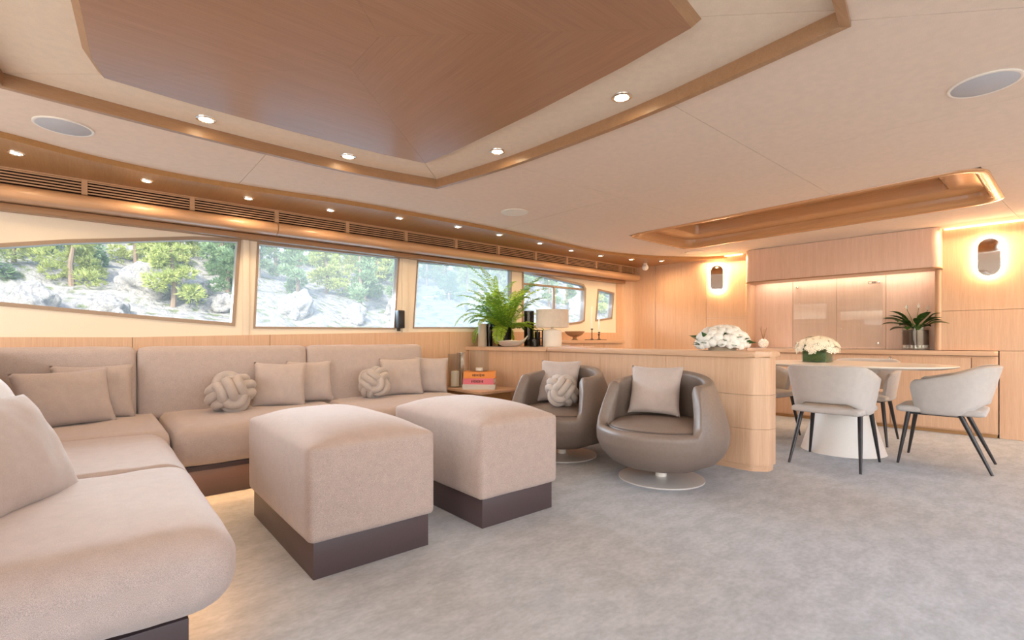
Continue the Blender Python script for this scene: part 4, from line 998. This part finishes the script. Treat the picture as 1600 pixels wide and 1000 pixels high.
# reed ornament in the niche
t = thing('reed_ornament', 'small white petal ball with thin brown sticks in the dining niche', 'ornament', (6.70, 2.77, 0.853))
src = None; rnd = random.Random(9)
for k in range(30):
    f = 1 - 2 * (k + 0.5) / 30; a = k * 2.4; d = Vector((math.sqrt(1 - f * f) * math.cos(a), math.sqrt(1 - f * f) * math.sin(a), f))
    if d.z < -0.75: continue
    if src is None: src = obj('petal', bloom_mesh(0.022, 2), 'petal_white', t, smooth=False); o = src
    else: o = src.copy(); C.objects.link(o)
    o.matrix_local = Matrix.Translation(Vector((0, 0, 0.062)) + d * 0.044) @ d.to_track_quat('Z', 'Y').to_matrix().to_4x4()
obj('core', lathe(bmesh.new(), [(0, 0), (0.03, 0), (0.05, 0.04), (0.045, 0.085), (0.02, 0.108), (0, 0.11)], 18, cap=False), 'white', t)
for k in range(5):
    a = k * 1.3; bm = bmesh.new(); tube(bm, [(0, 0, 0.10), (0.02 * math.cos(a), 0.045 * math.sin(a), 0.25 + 0.02 * (k % 3))], 0.0025, 5); obj('reed', bm, 'bowlwood', t)

# ------------------------------------------------------------------ dining table and chairs
dt = thing('dining_table', 'oval white dining table on an hourglass pedestal', 'table', (4.97, 1.39, 0))
obj('table_top', lathe(bmesh.new(), [(0, 0.735), (0.90, 0.735), (0.99, 0.750), (1.0, 0.757), (0.995, 0.762), (0, 0.762)], 72, sx=0.56, sy=0.765, cap=False), 'tabletop', dt, angle=30)
obj('pedestal', lathe(bmesh.new(), [(0.315, 0.0), (0.31, 0.01), (0.255, 0.20), (0.205, 0.38), (0.175, 0.52), (0.19, 0.62), (0.26, 0.70), (0.34, 0.735)], 48), 'white', dt)
def dining_chair():
    t = empty('dining_chair')
    bm = bmesh.new(); n = 56; cols = []
    for i in range(n + 1):
        f = -1 + 2 * i / n; a = R(128) * f; af = abs(f)
        sm = min(1, max(0, (af - 0.30) / 0.62)); sm = sm * sm * (3 - 2 * sm)
        top = 0.765 - 0.115 * sm; bot = 0.495 - 0.085 * min(1, max(0, (af - 0.22) / 0.35))
        if af > 0.93: top -= 0.05 * ((af - 0.93) / 0.07) ** 2; bot += 0.03 * ((af - 0.93) / 0.07) ** 2
        # plan: superellipse, back along -y
        ca, sa = math.cos(a), math.sin(a); e = 0.78
        px = math.copysign(abs(sa) ** e, sa); py = -math.copysign(abs(ca) ** e, ca)
        col = []; th = 0.036
        for k in range(9):
            z = bot + (top - bot) * k / 8; fl = 0.055 * ((z - 0.42) / 0.34)
            col.append((z, fl, 0.0))
        loop = [(z, fl, 0.0) for z, fl, _ in col] + [(top + 0.012, col[-1][1], th / 2)] + [(z, fl, th) for z, fl, _ in reversed(col)] + [(bot - 0.012, col[0][1], th / 2)]
        cols.append([bm.verts.new(((0.255 + fl - d) * px, (0.235 + fl * 1.5 - d) * py + 0.0, z)) for z, fl, d in loop])
    L = len(cols[0])
    for A, B in zip(cols, cols[1:]):
        for k in range(L): bm.faces.new((A[k], A[(k + 1) % L], B[(k + 1) % L], B[k]))
    bm.faces.new(cols[0]); bm.faces.new(cols[-1][::-1])
    obj('tub_back', bm, 'chair', t, angle=70)
    s = obj('seat', rbox((0.47, 0.52, 0.05), 0.022, 10, puff=(0, 0, 0.008)), 'chair', t, angle=80); s.location = (0, 0.02, 0.428)
    for x, y0, x2, y2 in ((0.20, 0.20, 0.245, 0.262), (-0.20, 0.20, -0.245, 0.262), (0.195, -0.10, 0.235, -0.27), (-0.195, -0.10, -0.235, -0.27)):
        bm = bmesh.new(); tube(bm, [(x, y0, 0.405), (x * 0.5 + x2 * 0.5, y0 * 0.5 + y2 * 0.5, 0.2025), (x2, y2, 0.0)], [0.017, 0.014, 0.009], 10); obj('leg', bm, 'black', t)
    bm = bmesh.new()
    for x in (-0.2, 0.2): tube(bm, [(x, 0.21, 0.398), (x, -0.11, 0.398)], 0.010, 8)
    for y in (0.2, -0.1): tube(bm, [(-0.2, y, 0.398), (0.2, y, 0.398)], 0.010, 8)
    obj('seat_frame', bm, 'black', t)
    return t
c0 = dining_chair()
spots = [((4.44, 1.30, 0), R(-88), 'grey tub dining chair turned away from us, nearest the divider'),
         ((5.06, 0.72, 0), R(3), 'grey tub dining chair seen from its side at the open table end'),
         ((5.66, 1.42, 0), R(92), 'grey tub dining chair on the far side of the table by the sideboard'),
         ((5.22, 2.18, 0), R(172), 'grey tub dining chair mostly hidden by the divider end')]
for k, (loc, rz, lab) in enumerate(spots):
    o = c0 if k == 0 else copy_tree(c0)
    o.location = loc; o.rotation_euler.z = rz; tag(o, lab, 'chair', 'dining chairs')

# ------------------------------------------------------------------ the shore outside
def hz(x, y):
    b = -0.3 + 0.38 * max(0, min(y, 31) - 14.0)
    return b + 0.7 * noise.noise(Vector((x * 0.16, y * 0.16, 0))) + 0.35 * noise.noise(Vector((x * 0.5, y * 0.5, 3))) + 0.16 * noise.noise(Vector((x * 1.3, y * 1.3, 7)))
bm = bmesh.new(); nx, ny_ = 150, 60; gv = [[bm.verts.new((x := -16 + 70 * i / nx, y := 12 + 40 * j / ny_, hz(x, y))) for j in range(ny_ + 1)] for i in range(nx + 1)]
for i in range(nx):
    for j in range(ny_): bm.faces.new((gv[i][j], gv[i + 1][j], gv[i + 1][j + 1], gv[i][j + 1]))
tag(obj('hillside', bm, 'terrain', angle=180), 'rocky shore slope outside the windows', None, None, 'structure')
bm = bmesh.new(); bmesh.ops.create_grid(bm, x_segments=1, y_segments=1, size=1.0, matrix=Matrix.Translation((20, 10, -1.0)) @ Matrix.Diagonal((60, 20, 1, 1)))
tag(obj('sea', bm, plain('sea water', (0.10, 0.22, 0.28), 0.15), smooth=False), None, None, None, 'structure')
def boulder_mesh(seed):
    bm = bmesh.new(); bmesh.ops.create_icosphere(bm, subdivisions=4, radius=1.0)
    for v in bm.verts:
        d = v.co.normalized(); k = 1 + 0.35 * noise.noise(d * 1.3 + Vector((seed, 0, 0))) + 0.14 * noise.noise(d * 3.5 + Vector((0, seed, 0)))
        c = noise.voronoi(d * 1.5 + Vector((seed, seed, 0)))[0][0]; v.co = d * (k - 0.30 * c + 0.05 * noise.noise(d * 9 + Vector((seed, 0, 0))))
    return bm
bsrc = []
rocks = [(1.35, 21.2, 0.85, 'big split pale boulder seen through the nearest window'), (2.85, 21.5, 0.62, 'bluish pale boulder right of the big split one'), (-1.4, 19.6, 0.75, 'low white rock at the lower edge of the nearest window'),
         (0.3, 19.4, 0.6, 'white rock under the big split boulder'), (3.6, 20.2, 0.55, 'white rock at the lower far corner of the nearest window'), (5.9, 19.8, 0.75, 'large white boulder at the lower near corner of the second window'),
         (8.2, 19.8, 0.6, 'white rock low in the middle of the second window'), (10.6, 20.6, 0.65, 'white rock low at the far side of the second window'), (15.5, 21.0, 0.9, 'pale rock low in the third window'), (18.5, 21.5, 0.9, 'second pale rock low in the third window'), (24.5, 22, 1.1, 'pale rock behind the lamp window'), (-3.0, 20.4, 0.7, 'white rock at the left edge of the nearest window')]
for k, (x, y, r, lab) in enumerate(rocks):
    o = obj('boulder', boulder_mesh(k * 3.7), 'rock', None, angle=60); tag(o, lab, 'rock', 'boulders on the shore'); o.location = (x, y, hz(x, y) + r * 0.35); o.scale = (r, r * 0.9, r * 0.95); o.rotation_euler.z = k
def pine_mesh(seed, h, spread):
    rnd = random.Random(seed); bm = bmesh.new()
    blobs = [(Vector((rnd.uniform(-1, 1) * spread * (1 - f * 0.65), rnd.uniform(-1, 1) * spread * (1 - f * 0.65), h * (0.14 + 0.80 * f))), rnd.uniform(0.34, 0.58) * (1.1 - 0.45 * f) * spread) for f in [k / 15 for k in range(16)]]
    for c, r in blobs:
        for _ in range(90):
            d = Vector((rnd.gauss(0, 1), rnd.gauss(0, 1), rnd.gauss(0, 1))).normalized(); p = c + Vector((d.x, d.y, d.z * 0.62)) * r * rnd.uniform(0.55, 1.0)
            ax = (d + Vector((0, 0, 0.5)) + Vector((rnd.uniform(-.6, .6), rnd.uniform(-.6, .6), rnd.uniform(-.4, .4)))).normalized()
            for _k in range(3):
                a2 = (ax + Vector((rnd.uniform(-.7, .7), rnd.uniform(-.7, .7), rnd.uniform(-.5, .5)))).normalized(); s = a2.orthogonal().normalized() * rnd.uniform(0.018, 0.035); L = rnd.uniform(0.11, 0.2)
                bm.faces.new([bm.verts.new(p - s), bm.verts.new(p + s), bm.verts.new(p + a2 * L)])
    return bm
variants = []
for v, (h, s, mt) in enumerate(((2.6, 0.72, 'needles'), (2.2, 0.80, 'needles'), (3.0, 0.70, 'needles_b'), (1.7, 0.66, 'needles_b'))):
    t = empty('pine_tree', (0, -60, -30))
    bm = bmesh.new(); tube(bm, [(0, 0, -0.4), (0.05, 0.03, h * 0.35), (-0.06, 0.05, h * 0.7), (0, 0, h * 0.95)], [0.10, 0.075, 0.05, 0.02], 7); obj('trunk', bm, 'bark', t)
    obj('foliage', pine_mesh(20 + v, h, s), mt, t, smooth=False); variants.append(t)
rnd = random.Random(12); used = [0, 0, 0, 0]; spots = []
def clear(x, y): return all((x - rx) ** 2 + (y - ry) ** 2 > (rr * 1.1) ** 2 for rx, ry, rr, _ in rocks)
for x, y in [(-2.9, 21.9), (-1.7, 22.3), (-0.6, 22.2), (0.4, 22.9), (1.9, 23.0), (3.1, 21.9), (3.9, 21.5), (4.5, 22.8), (2.0, 20.2), (5.3, 21.6), (6.6, 21.8), (7.6, 21.2), (9.2, 21.6), (10.0, 22.4), (11.6, 22.0)]: spots.append((x, y))
for row in range(5):
    y0 = 23.6 + row * 1.6
    for k in range(15):
        spots.append((-4.5 + k * (1.5 + row * 0.25) + rnd.uniform(-0.6, 0.6), y0 + rnd.uniform(-0.7, 0.7)))
for k in range(22): spots.append((13 + k * 0.95 + rnd.uniform(-0.4, 0.4), 22.0 + rnd.uniform(0, 5)))
def where(x, y):
    r = x / y * 4.7
    return 'the nearest window' if r < 1.0 else 'the second window' if r < 2.5 else 'the third window' if r < 4.1 else 'the lamp window'
kinds = ['tall light green pine', 'broad light green pine', 'tall blue green pine', 'short dark green pine']
placed, seen = [], {}
for x, y in spots:
    if not clear(x, y) or not -0.72 < x / y * 4.7 < 6.2 or any((x - a) ** 2 + (y - b) ** 2 < 1.5 ** 2 for a, b in placed): continue
    placed.append((x, y)); v = rnd.randrange(4); src = variants[v]
    o = src if not used[v] else copy_tree(src); used[v] = 1
    o.location = (x, y, hz(x, y) - 0.05); o.rotation_euler.z = rnd.uniform(0, 6.28); s = rnd.uniform(0.8, 1.1); o.scale = (s, s, s)
    row = 'low on the slope' if y < 24 else 'halfway up the slope' if y < 28 else 'high on the slope'
    seen.setdefault((v, row, where(x, y)), []).append((x / y, o))
for (v, row, w), os_ in seen.items():
    os_.sort(key=lambda q: q[0])
    for k, (_, o) in enumerate(os_):
        tag(o, ('%s %s, %s in %s' % (ORD[k], kinds[v], row, w)) if len(os_) > 1 else '%s %s in %s' % (kinds[v], row, w), 'tree', '%ss outside %s' % (kinds[v], w))
